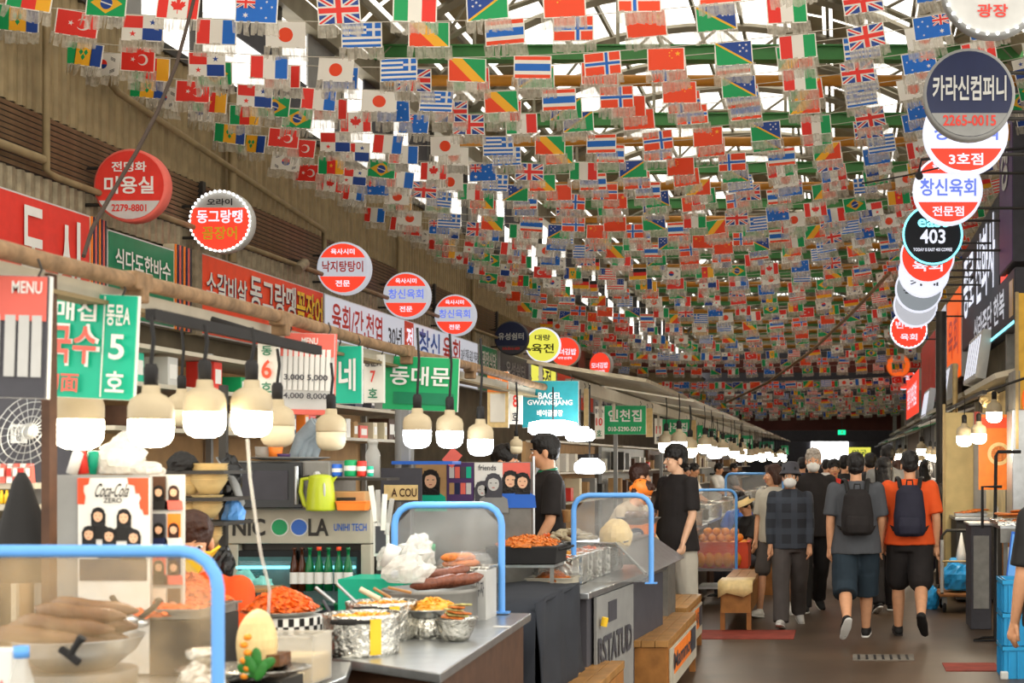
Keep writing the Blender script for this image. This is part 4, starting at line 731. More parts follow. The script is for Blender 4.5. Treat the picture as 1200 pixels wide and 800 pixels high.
t = thing('tray', 'flat wooden tray on the ledge before the fridge', 'tray', P(290, 690, 6.5)); G().box(0, 0, 0, .24, .2, .018).build('tray', 'wood', t, bevel=.004); G().tube([(0, 0, -.01), (0, 0, .9-t.location.z)], .04, 10).build('stand', 'dark_metal', t)
t = thing('microwave', 'silver microwave with a black door on the fridge', 'microwave', P0(325, 6.98, 1.372)); G().box(0, .2, .12, .5, .38, .235).build('body', 'steel_dull', t, bevel=.008)
G().box(-.06, .002, .12, .36, .02, .22).build('door', 'black_gloss', t, bevel=.004); G().plate(rect(-.07, .12, .25, .14), -.012, .003).build('door_window', 'dgrey', t); G().tube([(.1, -.02, .03), (.105, -.035, .12), (.1, -.02, .21)], .011, 8).build('handle', 'steel', t)
for z in (.17, .12, .07): G().lathe([(0, -.02), (.016, -.02), (.018, 0)], (.19, .01, z), 14, axis='y').build('knob', 'lgrey', t)
t = thing('plate', 'grey plate lying on top of the microwave', 'plate', t.location+Vector((.0, .15, .24))); G().lathe([(0, 0), (.12, 0), (.19, .012), (.192, .016), (.12, .006), (0, .006)], n=30).build('plate', 'grey', t)
for k, (x, m_, lab) in enumerate([(307, 'tub', 'clear cup on the microwave plate'), (332, 'purple', 'purple lidded box on the microwave plate'), (323, 'orange', 'orange label cup on the microwave')]):
    p = thing('cup', lab, 'cup', P0(x, 7.13, 1.372+.257)); G().lathe([(0, 0), (.03, 0), (.034, .05 if k != 1 else .015), (0, .05 if k != 1 else .015)], n=18).build('cup', m_, p)
t = thing('kettle', 'lime green electric kettle beside the microwave', 'kettle', P0(376, 6.9, 1.372)); G().lathe([(0, 0), (.066, 0), (.068, .01), (.062, .1), (.054, .155), (.05, .165), (.03, .172), (0, .174)], n=28).build('jug', 'lime', t)
G().tube([(-.045, -.01, .155), (-.085, -.01, .15), (-.092, -.01, .09), (-.075, -.01, .03), (-.06, -.01, .02)], .011, 8).build('handle', 'lime', t); G().tube([(-.05, -.012, .165), (-.09, -.012, .158), (-.103, -.012, .09), (-.08, -.012, .02)], .006, 6).build('handle_grip', 'black', t); G().add([(.04, -.02, .15), (.04, .02, .15), (.08, 0, .165), (.045, 0, .11)], [(0, 1, 2), (0, 2, 3), (1, 3, 2)]).build('spout', 'lime', t); G().ell((.035, -.052, .1), (.006, .004, .035), 8, 6).build('water_gauge', 'lgrey', t)
t = thing('basket', 'brown wicker basket on the fridge right of the kettle', 'basket', P0(412, 7.05, 1.372)); G().box(0, 0, .045, .17, .14, .09, tp=(1.06, 1.06)).build('basket', 'card', t, bevel=.005); G().plate(rect(0, .05, .09, .022), -.078, .004).build('grip_hole', 'dark_metal', t)
t = thing('tub', 'small orange plastic tub before the wicker basket', 'tub', P0(414, 6.93, 1.372)); G().box(0, 0, .02, .13, .07, .04, tp=(1.1, 1.1)).box(0, 0, .042, .15, .08, .006).build('tub', 'orange', t, bevel=.003)
tag(G().box(0, 0, 0, .3, .2, .012).build('shelf', 'dark_metal', None, P(425, 561, 7.1)), 'thin shelf above the wicker basket', 'shelf')
for k, (x, w_, h_, m_, lab) in enumerate([(393, .065, .06, 'blue', 'small blue tub on the shelf'), (411, .06, .08, 'green', 'green and white can on the shelf'), (424, .045, .075, 'red', 'red drink can on the shelf'), (434, .03, .05, 'teal', 'small teal can at the shelf end')]):
    p = thing('can', lab, 'can', P(x, 558, 7.05)); G().lathe([(0, 0), (w_/2*.9, 0), (w_/2, .005), (w_/2, h_-.006), (w_/2*.85, h_), (0, h_)], n=18).build('can', m_, p); G().tube([(0, 0, h_*.35), (0, 0, h_*.65)], w_/2+.001, 18).build('white_band', 'white', p)
t = thing('bottle', 'clear glass bottle beside the red can', 'bottle', P(437, 560, 7.2)); G().lathe([(0, 0), (.035, 0), (.035, .12), (.022, .15), (.022, .17), (.026, .17), (.026, .19), (0, .19)], n=20).build('bottle', 'tub', t)
t = thing('packet_strip', 'clear packets of disposable cutlery hanging by the fridge', 'packets', P(445, 590, 6.8))
for k in range(4): G().box(-.03+.025*k, 0, -.02*k, .022, .006, .17, T=Matrix.Rotation(-.15+.1*k, 4, 'Y')).build('packet', 'tub' if k % 2 else 'paper', t)
t = thing('poster', 'small framed picture at the fridge corner', 'picture', P(447, 632, 6.95)); G().box(0, 0, 0, .07, .02, .16).build('frame', 'white', t); G().plate(rect(0, 0, .05, .13), -.013, .003).build('print', 'dgrey', t)
# bowls on shelves left of the fridge
for k, (y, lab) in enumerate([(553, 'upper'), (584, 'middle'), (612, 'lower')]): tag(G().box(0, 0, 0, .3, .3, .015).build('shelf', 'dark_metal', None, P(238, y, 6.1)), '%s dark shelf carrying bowls behind the photo panel' % lab, 'shelf')
for z_ in (0,): tag(G().box(0, 0, 0, .03, .03, 1.4).build('shelf_post', 'dark_metal', None, P(262, 640, 6.3)), 'dark upright of the bowl shelves', 'post')
bw = G().lathe([(0, 0), (.03, 0), (.05, .03), (.062, .05), (.064, .052), (.055, .045), (0, .01)], n=24).mesh('bowl', 'dough')
for k, (x, y, n_, s_) in enumerate([(222, 581, 4, .8), (245, 581, 7, 1.2), (243, 609, 5, 1.0), (222, 609, 3, .8), (246, 640, 4, .8)]):
    for j in range(n_):
        p = link('bowl', bw, None, P(x, y, 6.05)+Vector((0, 0, .011*j+.008))); p.scale = (s_,)*3; tag(p, 'cream bowl, %s from the bottom of the %s stack' % (ordinal(j).replace('nearest', 'first'), ['small upper left', 'tall upper right', 'wide middle', 'small middle left', 'lowest'][k]), 'bowl', 'stacked bowls on the shelves')
bag('black bulky bag on the top bowl shelf', P(214, 552, 6.0), (.06, .06, .05), 'black', 21); 
t = thing('black_apron', 'black coat and apron hanging in front of the microwave', 'apron', P(268, 595, 6.3)); g = blob((.055, .04, .14), 17, .35, 5); g.build('cloth', 'black_gloss', t, (.0, 0, .1)); G().tube([(-.05, 0, .22), (.03, -.03, .13), (.07, -.03, .02), (.05, -.03, -.02)], [.01, .03, .02, .012], 8, flat=.3).build('strap', 'grey', t)
bag('light blue plastic bag hanging by the bowls', P(274, 614, 6.2), (.045, .04, .07), 'blue_frame', 14, .3)
t = thing('black_bag', 'shiny black bag hanging below the bowls', 'plastic bag', P(262, 662, 6.0)); blob((.045, .04, .085), 19, .25).build('film', 'black_gloss', t)
cord('twisted clear plastic string hanging from a bulb to the kimchi plate', [P(290, 514, 5.0), P(293, 560, 5.0), P(300, 610, 5.0), P(306, 650, 5.0), P(316, 690, 5.02), P(314, 730, 5.02)], .006, 'tub', 'plastic_string', 'string')
# back wall of first stalls: shelves and goods above
t = thing('stall_rack', 'grey metal rack with rows of goods behind the bulbs', 'rack', (-3.3, 6.8, 0))
for z in (1.75, 1.95, 2.12): G().box(0, 1.6, z, .4, 4.4, .02).build('rack_shelf', 'white_paint', t)
for y in (-.5, 1.2, 2.6, 3.8): G().box(-.18, y, 1.1, .03, .03, 2.2).build('rack_post', 'grey', t)
G().box(-.22, 1.6, 1.2, .02, 4.4, 1.9).build('rack_back', 'card', t)
cols = ['brown', 'red', 'white', 'dgrey', 'orange', 'cream', 'poster_red', 'green', 'navy', 'card', 'lgrey', 'teal']
for k in range(34):
    sh_i = k % 3; w_ = R.uniform(.06, .16); h_ = R.uniform(.08, .15); y = 6.5+(k//3)*.36+R.uniform(-.08, .08); z = (1.36, 1.76, 1.96)[sh_i]+.0
    if sh_i == 0: z = 1.76; y += .17
    m_ = cols[R.randrange(12)]; o = G().box(0, 0, h_/2, .14, w_, h_).box(.071, 0, h_*.5, .002, w_*.7, h_*.5, 1).build('goods_box', [m_, 'white'], None, (-3.2, y, z), bevel=.004)
    tag(o, '%s goods box on the %s rack shelf, %s from the front' % ({'poster_red': 'pink', 'dgrey': 'dark grey', 'lgrey': 'light grey', 'card': 'cardboard'}.get(m_, m_), ['middle', 'middle', 'top'][sh_i], ordinal(k//3).replace('nearest', 'first')+(' rear' if sh_i == 0 else '')), 'box', 'goods on the stall rack')
t = thing('grey_bags', 'bundle of grey blue plastic sleeves hanging by the unlit bulb', 'plastic bags', P(360, 520, 7.3))
for k in range(4): G().tube([(.03*k-.08, .02*k, -.08), (.02*k-.03, .02*k, .03), (.05+.01*k, .02*k, .1)], [.02, .035, .045], 8).build('sleeve', 'grey_film', t)
# photo partition
t = thing('photo_partition', 'steel partition covered with four large photos at its top', 'partition', (-2.28, 9.0, .88)); G().box(0, .01, .36, .74, .02, .73).build('steel_sheet', 'steel_dull', t); G().tube([(.375, 0, 0), (.375, 0, .76)], .01, 8).build('edge_post', 'steel', t)
def ph(cx, w, m_, lab): return G().plate(rect(cx, .6, w, .24), -.006, .006).build('photo', m_, t, label=lab)
p1 = ph(-.26, .19, 'card', 'photo of a man in a green jacket'); portrait(t, -.26, .62, 2.0, 'hair_black', 'teal', -.01); 
p2 = ph(-.075, .17, 'purple', 'crowded street photo'); 
for k in range(8): G().plate(rect(-.13+.035*(k % 4), .66-.1*(k//4), .03, .07), -.009, .002).build('printed_patch', ['lgrey', 'poster_red', 'dgrey', 'teal', 'card', 'navy', 'poster_red', 'lgrey'][k], t)
p3 = ph(.095, .18, 'white', 'black and white poster of two young faces'); portrait(t, .06, .56, 1.6, 'dgrey', 'grey', -.01, 'lgrey'); portrait(t, .13, .6, 1.9, 'dgrey', 'grey', -.012, 'lgrey'); txt(t, 'friends', .09, .69, .11, .035, 'dgrey', -.011)
p4 = ph(.27, .17, 'poster_red', 'photo of two people in blue'); portrait(t, .235, .62, 1.8, 'hair_black', 'blue', -.01); portrait(t, .31, .61, 1.7, 'hair_black', 'blue', -.013)
t = thing('drink_sign', 'dark and cream lettered sign left of the photo partition', 'sign', P(470, 568, 8.6)); G().box(0, .01, 0, .24, .02, .2).build('panel', 'dgrey', t); G().plate(rect(0, -.045, .2, .09), -.004, .004).build('cream_strip', 'dough', t); txt(t, 'A COU', .02, -.045, .15, .05, 'brown', -.008, .02)
t = thing('tray', 'blue rimmed tray over the photo partition', 'tray', P(500, 542, 8.7)); G().box(0, 0, 0, .36, .2, .02).build('tray', 'blue', t)
t = thing('pink_notice', 'tilted pink notice above the partition', 'notice', P(530, 536, 8.9)); G().box(0, 0, 0, .08, .004, .1, T=Matrix.Rotation(.7, 4, 'Y')).build('paper', 'poster_red', t)
# pans on the second counter
t = thing('pan_rack', 'low steel rack under the black pan', 'rack', P0(618, 8.2, .875)); G().box(0, 0, .15, .36, .3, .015).build('shelf', 'steel', t)
for sx_ in (-1, 1):
    for sy_ in (-1, 1): G().box(sx_*.165, sy_*.13, .075, .02, .02, .15).build('leg', 'steel_dull', t)
t = thing('black_pan', 'black rectangular pan heaped with orange fried food', 'pan', P0(618, 8.2, 1.035)); g = G().box(0, 0, .05, .38, .3, .1, tp=(1.05, 1.05)); g.build('pan', 'black', t, bevel=.006); mound(.17, .05, 220, 'pancake', t, .095, seed=12, sz=.02); G().tube([(.2, -.1, .08), (.24, -.1, .09), (.24, .1, .09), (.2, .1, .08)], .008, 6).build('handle', 'black', t)
t = steel_tray('white tray of bagged food under the rack', P0(648, 8.3, .875), .26, .2, .07, m='white_paint'); mound(.1, .05, 120, 'pancake', t, .05, seed=15, sz=.018); bag('clear bag over the food in the white tray', t.location+Vector((.02, 0, .075)), (.13, .09, .045), 'glass', 23, .3)
for k in range(6):
    y = 8.55+k*.27; x = -1.66+.012*k
    t = steel_tray('foil rimmed steel food bin, %s in the row' % ordinal(k).replace('nearest', 'first'), (x, y, .875), .2, .22, .17, m='foil', name='food_bin', cat='bin'); t['group'] = 'row of foil rimmed bins'
    if k < 5: mound(.085, .035, 60, ['kimchi', 'noodle', 'pancake', 'kimchi', 'pancake'][k], t, .14, seed=30+k, sz=.016)
for k in range(5): t = steel_tray('low tray of red fried skewers behind the bins, %s' % ordinal(k).replace('nearest', 'first'), (-1.98, 8.7+k*.3, .875), .34, .27, .2, m='steel_dull'); mound(.14, .05, 110, ['kimchi', 'pancake'][k % 2], t, .18, seed=50+k, sz=.02); t['group'] = 'trays behind the bins'
t = thing('plate', 'large round plate heaped with grey green octopus', 'plate', P(668, 636, 9.9)); G().lathe([(0, 0), (.16, 0), (.24, .02), (.245, .024), (.16, .008), (0, .008)], n=36).build('plate', 'steel', t); tag(G().box(0, 0, 0, .3, .3, .1).build('box', 'steel_dull', None, (t.location.x, 9.9, .0)), 'steel box carrying the plate of octopus', 'box'); o = bpy.context.scene.objects[-1]
b_ = [o for o in C.objects if o.get('label') == 'steel box carrying the plate of octopus'][0]; b_.location.z = (t.location.z+.875)/2; b_.scale.z = (t.location.z-.875)/.1
g = G(); q = random.Random(4)
for k in range(26):
    a = q.uniform(0, 2*PI); r_ = q.uniform(0, .17); p0 = Vector((r_*math.cos(a), r_*math.sin(a), .02+.06*(1-r_/.18)))
    g.tube([p0+Vector((.05*i*math.cos(a+i*.7), .04*i*math.sin(a+i*.7), .012*math.sin(i*2)-.004*i)) for i in range(-1, 3)], [.012, .02, .018, .008], 7)
g.build('octopus_heap', 'squid', t, kind='stuff')
t = thing('paper_cup', 'brown paper cup held beside the octopus plate', 'cup', P(665, 612, 10)); G().lathe([(0, 0), (.028, 0), (.038, .085), (.041, .088), (.036, .085), (0, .08)], n=18).build('cup', 'card', t)
bag('round white bag of rice cakes beside the steel guard', P(722, 640, 9.7), (.11, .1, .12), 'dough', 25, .12)
t = thing('drink_carton', 'orange drink carton with a blue round emblem', 'carton', P(748, 648, 11.1)); G().box(0, 0, .11, .24, .22, .24).build('box', 'orange', t, bevel=.004); G().plate(ring(.05, 20, 0, 2*PI, 0, .15, 1.2), -.116, .003).build('emblem', 'navy', t); txt(t, 'FANTA', 0, .15, .085, .032, 'white', -.12, .02)
tag(G().box(0, 0, 0, .5, .5, .9).build('block', 'steel_dull', None, (P0(748, 11.1, 0).x-.0, 11.15, P(748, 648, 11.1).z-.45)), 'steel cabinet under the orange carton', 'cabinet')
t = thing('steel_bowl', 'wide steel basin of boiled pig feet', 'bowl', P(748, 614, 11.1)); G().lathe([(0, 0), (.12, 0), (.17, .05), (.175, .052), (.15, .04), (0, .03)], n=30).build('basin', 'steel_dull', t)
for k in range(4): G().ell((-.06+.05*k, -.02*(k % 2), .07), (.045, .05, .035), 12, 8, T=Matrix.Rotation(.5*k, 4, 'Z')).build('pig_foot', 'sausage_pale', t)
# ---------------------------------------------------------------- people
class B:
    """collects closed solids, merged into one skin by a voxel remesh"""
    def __init__(s): s.g = G()
    def cap(s, pts, rs, n=14, flat=False, sq=1.):
        pts = [Vector(p) for p in pts]
        if flat: s.g.tube(pts, rs, n, flat=sq); return s
        a = (pts[0]-pts[1]).normalized(); b = (pts[-1]-pts[-2]).normalized(); P_ = []; Q = []
        for k in (3, 2, 1):
            w = k/3*PI/2; P_.append(pts[0]+a*rs[0]*math.sin(w)); Q.append(max(rs[0]*math.cos(w), 1e-4))
        P_ += pts; Q += rs
        for k in (1, 2, 3):
            w = k/3*PI/2; P_.append(pts[-1]+b*rs[-1]*math.sin(w)); Q.append(max(rs[-1]*math.cos(w), 1e-4))
        s.g.tube(P_, Q, n, flat=sq); return s
    def ell(s, c, r, T=None): s.g.ell(c, r, 18, 12, T=T); return s
    def loft(s, rings, T, n=24):      # rings (z, rx, ry, y)
        vs = [T(Vector((rx*math.cos(2*PI*j/n), y+ry*math.sin(2*PI*j/n), z))) for z, rx, ry, y in rings for j in range(n)]
        k = len(rings); fs = [(i*n+j, i*n+(j+1) % n, (i+1)*n+(j+1) % n, (i+1)*n+j) for i in range(k-1) for j in range(n)]
        fs += [tuple(range(n))[::-1], tuple((k-1)*n+j for j in range(n))]
        s.g.add(vs, fs); return s
    def skin(s, name, m, parent, vox=.01, sm=4, wr=0., ws=9., loc=None):
        me = s.g.mesh('tmp', m); o = bpy.data.objects.new('tmp', me)
        r = o.modifiers.new('r', 'REMESH'); r.mode = 'VOXEL'; r.voxel_size = vox; r.use_smooth_shade = True
        q = o.modifiers.new('s', 'SMOOTH'); q.iterations = sm; q.factor = .5
        new = evaluated(o); new.name = name
        bpy.data.objects.remove(o); bpy.data.meshes.remove(me)
        new.materials.clear(); new.materials.append(M[m])
        if wr:
            N3 = [v.normal.copy() for v in new.vertices]
            for v, nn in zip(new.vertices, N3):
                c = v.co; w = noise.noise(Vector((c.x*ws, c.y*ws, c.z*ws*.45)))+.5*noise.noise(Vector((c.x*ws*2.2, c.y*ws*2.2, c.z*ws)))
                v.co = c+nn*w*wr
        return link(name, new, parent, loc)
def human(name_label, x, d, yaw, H=1.72, zfloor=0., build=1., legs=((.05, .05), (-.05, .05)), arms=((.05, .12, .25), (.05, .12, .25)), lean=0., head=(0, 0),
          top=('black', 'short', .0), bottom=('dgrey', 'long', 1.), shoes='black', sole='white', hair=('short', 'hair_black'), skin='skin', mask=False, cap=None, apron=None, vox=.0105, grp=None, seat=None, face=True, feet=True, collar=None):
    s = H/1.75; zh = .93
    t = thing('person', name_label, 'person', (x, d, zfloor), yaw, grp)
    def up(v):
        v = Vector(v); dz = v.z-zh; return Vector((v.x, v.y*math.cos(lean)-dz*math.sin(lean), zh+v.y*math.sin(lean)+dz*math.cos(lean)))
    # legs
    J = []
    for sd, (a, b) in zip((-1, 1), legs):
        hp = Vector((sd*.092*build, 0, zh-.03)); kn = hp+Vector((sd*.012, -math.sin(a), -math.cos(a)))*.43; c = a-b
        an = kn+Vector((0, -math.sin(c), -math.cos(c)))*.40; q = max(-1.1, min(.35, c*.95)) if b > .2 or abs(c) > .12 else 0
        if seat is not None: q = 0
        fd = Vector((sd*.18, -math.cos(q), math.sin(q))).normalized(); dn = Vector((0, -math.sin(q), -math.cos(q)))
        J.append((hp, kn, an, fd, dn))
    low = min(min((an+dn*.085).z, (an+fd*.17+dn*.07).z, (an-fd*.05+dn*.085).z) for hp, kn, an, fd, dn in J)
    off = Vector((0, 0, -low)) if seat is None else Vector((0, 0, seat-zh+.06))
    S = lambda v: (Vector(v)+off)*s
    U = lambda v: S(up(v))
    sh_z = 1.41
    bd = B(); k = s*build
    bd.loft([(.84, .13, .095, 0), (.93, .165, .115, 0), (1.05, .14, .10, 0), (1.2, .155, .108, 0), (1.33, .175, .108, .01), (1.41, .15, .08, .015), (1.46, .07, .06, .01)], lambda v: U(Vector((v.x*build, v.y*build, v.z))))
    for hp, kn, an, fd, dn in J:
        bd.cap([S(hp), S(hp.lerp(kn, .5)), S(kn)], [.085*k, .074*k, .055*k]); bd.cap([S(kn), S(kn.lerp(an, .35)), S(an)], [.053*k, .056*k, .036*k])
    AJ = []
    for sd, (f, o, e) in zip((-1, 1), arms):
        sh = Vector((sd*.178*build, .01, sh_z-.02)); u = Vector((sd*math.sin(o), -math.sin(f)*math.cos(o), -math.cos(f)*math.cos(o)))
        el = sh+u*.285; f2 = f+e; inn = -sd*min(.5, e*.35); w = Vector((sd*math.sin(o)*.6+inn, -math.sin(f2), -math.cos(f2))).normalized(); wr = el+w*.25
        AJ.append((sh, el, wr, w))
        bd.cap([U(sh), U(el)], [.05*k, .038*k]); bd.cap([U(el), U(el.lerp(wr, .3)), U(wr)], [.038*k, .038*k, .026*k])
        side = w.cross(Vector((sd, 0, 0))); side = side.normalized() if side.length > .1 else Vector((0, -1, 0))
        nrm = w.cross(side).normalized()
        bd.cap([U(wr), U(wr+w*.085)], [.027*s, .036*s], sq=.55)
        for q, L in zip((-1.5, -.5, .5, 1.5), (.062, .078, .083, .073)):
            b0 = wr+w*.085+side*q*.018; b1 = b0+w*L*.5+nrm*.006*sd; b2 = b1+w*L*.4+nrm*.022*sd
            bd.cap([U(b0), U(b1), U(b2)], [.0098*s, .0092*s, .008*s], 8)
        b0 = wr+w*.03-side*.028; bd.cap([U(b0), U(b0+w*.035-side*.02), U(b0+w*.065-side*.022+nrm*.01*sd)], [.013*s, .011*s, .009*s], 8)
    # head
    hy, hp_ = head; hc = up((0, -.008, 1.60)); RH = Matrix.Rotation(hy, 3, 'Z') @ Matrix.Rotation(hp_+lean*.5, 3, 'X')
    Hd = lambda v: S(hc+RH @ Vector(v)); RT = RH.to_4x4()
    bd.cap([U((0, .015, 1.42)), S(hc+RH @ Vector((0, .012, -.05)))], [.056*s, .052*s])
    bd.ell(Hd((0, .012, .035)), (.076*s, .094*s, .088*s), RT); bd.ell(Hd((0, -.025, -.045)), (.058*s, .062*s, .072*s), RT); bd.ell(Hd((0, -.05, -.085)), (.03*s, .03*s, .028*s), RT)
    bd.ell(Hd((0, -.05, -.005)), (.058*s, .04*s, .05*s), RT)
    bd.cap([Hd((0, -.085, .012)), Hd((0, -.108, -.032))], [.008*s, .014*s], 8)
    for sd in (-1, 1):
        bd.ell(Hd((sd*.078, .012, -.015)), (.011*s, .022*s, .034*s), RT); bd.ell(Hd((sd*.035, -.07, -.03)), (.024*s, .02*s, .02*s), RT)
    bd.skin('body', skin, t, vox*s*.8)
    if face:
        for sd in (-1, 1):
            ey = G().ell(Hd((sd*.031, -.086, .003)), (.0145*s, .008*s, .0075*s), 12, 8, T=RT).build('eye', 'eye_white', t); G().ell(Hd((sd*.031, -.0925, .003)), (.0068*s, .003*s, .0068*s), 10, 6, T=RT).build('iris', 'eye', ey)
            G().tube([Hd((sd*.014, -.093, .025)), Hd((sd*.032, -.095, .031)), Hd((sd*.05, -.083, .025))], [.003*s, .0042*s, .002*s], 6).build('eyebrow', hair[1] if hair else 'hair_black', t)
        if not mask: G().ell(Hd((0, -.088, -.066)), (.023*s, .008*s, .0085*s), 12, 6, T=RT).build('lips', 'lip', t)
    # hair
    if hair:
        st, hm = hair; hb_ = B(); hb_.ell(Hd((0, .016, .046)), (.087*s, .102*s, .094*s), RT)
        if st == 'mop':
            hb_.ell(Hd((0, .0, .07)), (.098*s, .112*s, .082*s), RT)
            for q in range(9):
                a = (q-4)*.33; hb_.cap([Hd((math.sin(a)*.07, -math.cos(a)*.075+.01, .085)), Hd((math.sin(a)*.095, -math.cos(a)*.108+.006, .022+.008*(q % 2)))], [.026*s, .012*s], 8)
            hb_.ell(Hd((0, .05, -.01)), (.08*s, .06*s, .07*s), RT)
        elif st == 'long':
            hb_.ell(Hd((0, .05, -.03)), (.085*s, .06*s, .11*s), RT); hb_.cap([Hd((0, .06, 0)), Hd((0, .075, -.2))], [.075*s, .085*s], sq=.6)
            for sd in (-1, 1): hb_.cap([Hd((sd*.06, -.04, .08)), Hd((sd*.083, .0, -.02)), Hd((sd*.078, .01, -.14))], [.03*s, .026*s, .02*s])
        elif st == 'bob':
            hb_.ell(Hd((0, .04, -.02)), (.09*s, .07*s, .1*s), RT)
            for sd in (-1, 1): hb_.cap([Hd((sd*.05, -.05, .09)), Hd((sd*.083, -.01, 0)), Hd((sd*.078, -.0, -.085))], [.03*s, .028*s, .022*s])
        else:
            hb_.ell(Hd((0, .05, -.005)), (.078*s, .058*s, .062*s), RT); hb_.ell(Hd((0, -.025, .105)), (.066*s, .062*s, .036*s), RT)
            for q in range(5): hb_.cap([Hd(((q-2)*.026, -.04, .11)), Hd(((q-2)*.03, -.078, .083))], [.02*s, .011*s], 8)
        hb_.skin('hair', hm, t, .0085*s, 1, .007, 34)
    # shoes
    if feet:
        for hp, kn, an, fd, dn in J:
            rt = Matrix.Rotation(math.atan2(fd.x, -fd.y)*1., 4, 'Z'); sb = B()
            sb.cap([S(an+dn*.02), S(an+dn*.05)], [.044*s, .046*s]); sb.cap([S(an-fd*.03+dn*.052), S(an+fd*.06+dn*.05), S(an+fd*.15+dn*.058)], [.041*s, .049*s, .037*s], sq=.9)
            sh_ = sb.skin('shoe', shoes, t, .0085*s, 2)
            so = B(); so.cap([S(an-fd*.045+dn*.08), S(an+fd*.06+dn*.08), S(an+fd*.165+dn*.076)], [.041*s, .052*s, .039*s], sq=.34); so.skin('sole', sole, sh_, .0085*s, 1)
    # trousers
    bm_, bt, lo = bottom; tr = B()
    tr.loft([(.80, .15*lo, .115*lo, 0), (.9, .182, .13, 0), (1.02, .165, .122, 0)], lambda v: U(Vector((v.x*build, v.y*build, v.z))) if v.z > .95 else S(Vector((v.x*build, v.y*build, v.z))))
    if bt == 'skirt':
        tr.loft([(.5, .24, .19, -.02), (.9, .18, .13, 0), (.98, .16, .12, 0)], S)
    else:
        for hp, kn, an, fd, dn in J:
            if bt == 'long':
                tr.cap([S(hp), S(hp.lerp(kn, .5)), S(kn)], [.1*k*min(lo, 1.08), .096*k*lo, .080*k*lo]); e = an+dn*.03
                tr.cap([S(kn), S(kn.lerp(an, .5)), S(an), S(e)], [.080*k*lo, .078*k*lo, .074*k*lo, .073*k*lo], flat=True)
            else:
                e = kn.lerp(an, .22 if bt == 'capri' else -.08)
                tr.cap([S(hp), S(hp.lerp(kn, .5)), S(kn.lerp(hp, .12))], [.1*k*min(lo, 1.06), .098*k*lo, .092*k*lo])
                tr.cap([S(kn.lerp(hp, .35)), S(kn.lerp(hp, .1)), S(e)], [.098*k*lo, .092*k*lo, .09*k*lo], flat=True)
    tr.skin('skirt' if bt == 'skirt' else 'trousers' if bt == 'long' else 'shorts', bm_, t, .0125*s, 2, .007, 11)
    # top
    tm, sl_, lng = top; L = 0.0+lng; tb = B(); lb = max(1., lo*.97)
    tb.loft([(.84-L, .2*lb, .145*lb, 0), (.95, .197*max(1, lb*.93), .145*max(1, lb*.93), 0), (1.1, .18*max(1, lb*.9), .135, 0), (1.25, .19, .136, .0), (1.36, .196, .124, .008), (1.43, .155, .086, .015), (1.475, .075, .068, .012)], lambda v: U(Vector((v.x*build, v.y*build, v.z))))
    for sh, el, wr, w in AJ:
        if sl_ == 'none': continue
        tb.cap([U(sh+Vector((0, 0, 0))), U(sh.lerp(el, .3))], [.068*k, .068*k])
        if sl_ == 'short': tb.cap([U(sh), U(sh.lerp(el, .5)), U(sh.lerp(el, .86))], [.067*k, .068*k, .072*k], flat=True)
        else:
            tb.cap([U(sh), U(sh.lerp(el, .5)), U(el)], [.066*k, .06*k, .054*k]); tb.cap([U(el), U(el.lerp(wr, .5)), U(el.lerp(wr, .95))], [.054*k, .048*k, .042*k], flat=True)
    tp_ = tb.skin('shirt', tm, t, .0125*s, 2, .007, 10)
    if collar: G().tube([U((.07*math.cos(a)*build, .012+.062*math.sin(a), 1.468+.012*math.sin(a))) for a in [2*PI*i/20 for i in range(20)]], .013*s, 6, closed=True).build('collar', collar, t)
    if mask:
        mk = B(); mk.ell(Hd((0, -.045, -.062)), (.071*s, .073*s, .062*s), RT); mk.ell(Hd((0, -.085, -.045)), (.035*s, .04*s, .035*s), RT)
        mk = mk.skin('face_mask', 'mask_white', t, .008*s, 1)
        for sd in (-1, 1): G().tube([Hd((sd*.06, -.05, -.03)), Hd((sd*.082, .01, .0)), Hd((sd*.078, .03, -.03)), Hd((sd*.062, -.045, -.075))], .0022*s, 5).build('ear_loop', 'mask_white', mk)
    if cap == 'bucket':
        g = G(); g.lathe([(.0, .125), (.06*s, .122), (.09*s, .1), (.1*s, .03), (.104*s, .028), (.125*s, -.005), (.12*s, -.007), (.098*s, .02)], (0, 0, 0), 24, sy=1.12)
        for i, v in enumerate(g.v): g.v[i] = tuple(S(hc)+(RH @ Vector((v[0], v[1]+.01, v[2]+.03))))
        g.build('cap', 'dgrey', t)
    if cap == 'visor':
        g = G(); g.lathe([(.088*s, .06), (.094*s, .03), (.15*s, .0), (.148*s, -.004), (.09*s, .02)], (0, 0, 0), 24, sy=1.15)
        for i, v in enumerate(g.v): g.v[i] = tuple(S(hc)+(RH @ Vector((v[0], v[1]-.015, v[2]+.045))))
        g.build('visor', 'dough', t)
    if cap == 'headscarf':
        cb = B(); cb.ell(Hd((0, .014, .052)), (.092*s, .106*s, .09*s), RT); cb.ell(Hd((0, .1, -.0)), (.04*s, .04*s, .04*s), RT); cb.skin('headscarf', 'orange', t, .009*s, 2, .004, 30)
    if apron:
        ab = G(); n = 12
        vs = [U(Vector(((.21 if z < 1.15 else .13)*math.sin(a)*build, -(.165 if z < 1. else .155)*math.cos(a)*build, z))) for z in (.5, .75, .95, 1.12, 1.3) for a in [(-1.1+2.2*j/n) for j in range(n+1)]]
        fs = [(i*(n+1)+j, i*(n+1)+j+1, (i+1)*(n+1)+j+1, (i+1)*(n+1)+j) for i in range(4) for j in range(n)]
        ab.add(vs, fs, 0, True); o = ab.build('apron', apron, t); so = o.modifiers.new('thick', 'SOLIDIFY'); so.thickness = .006
    t['_'] = 0; del t['_']
    return t, U
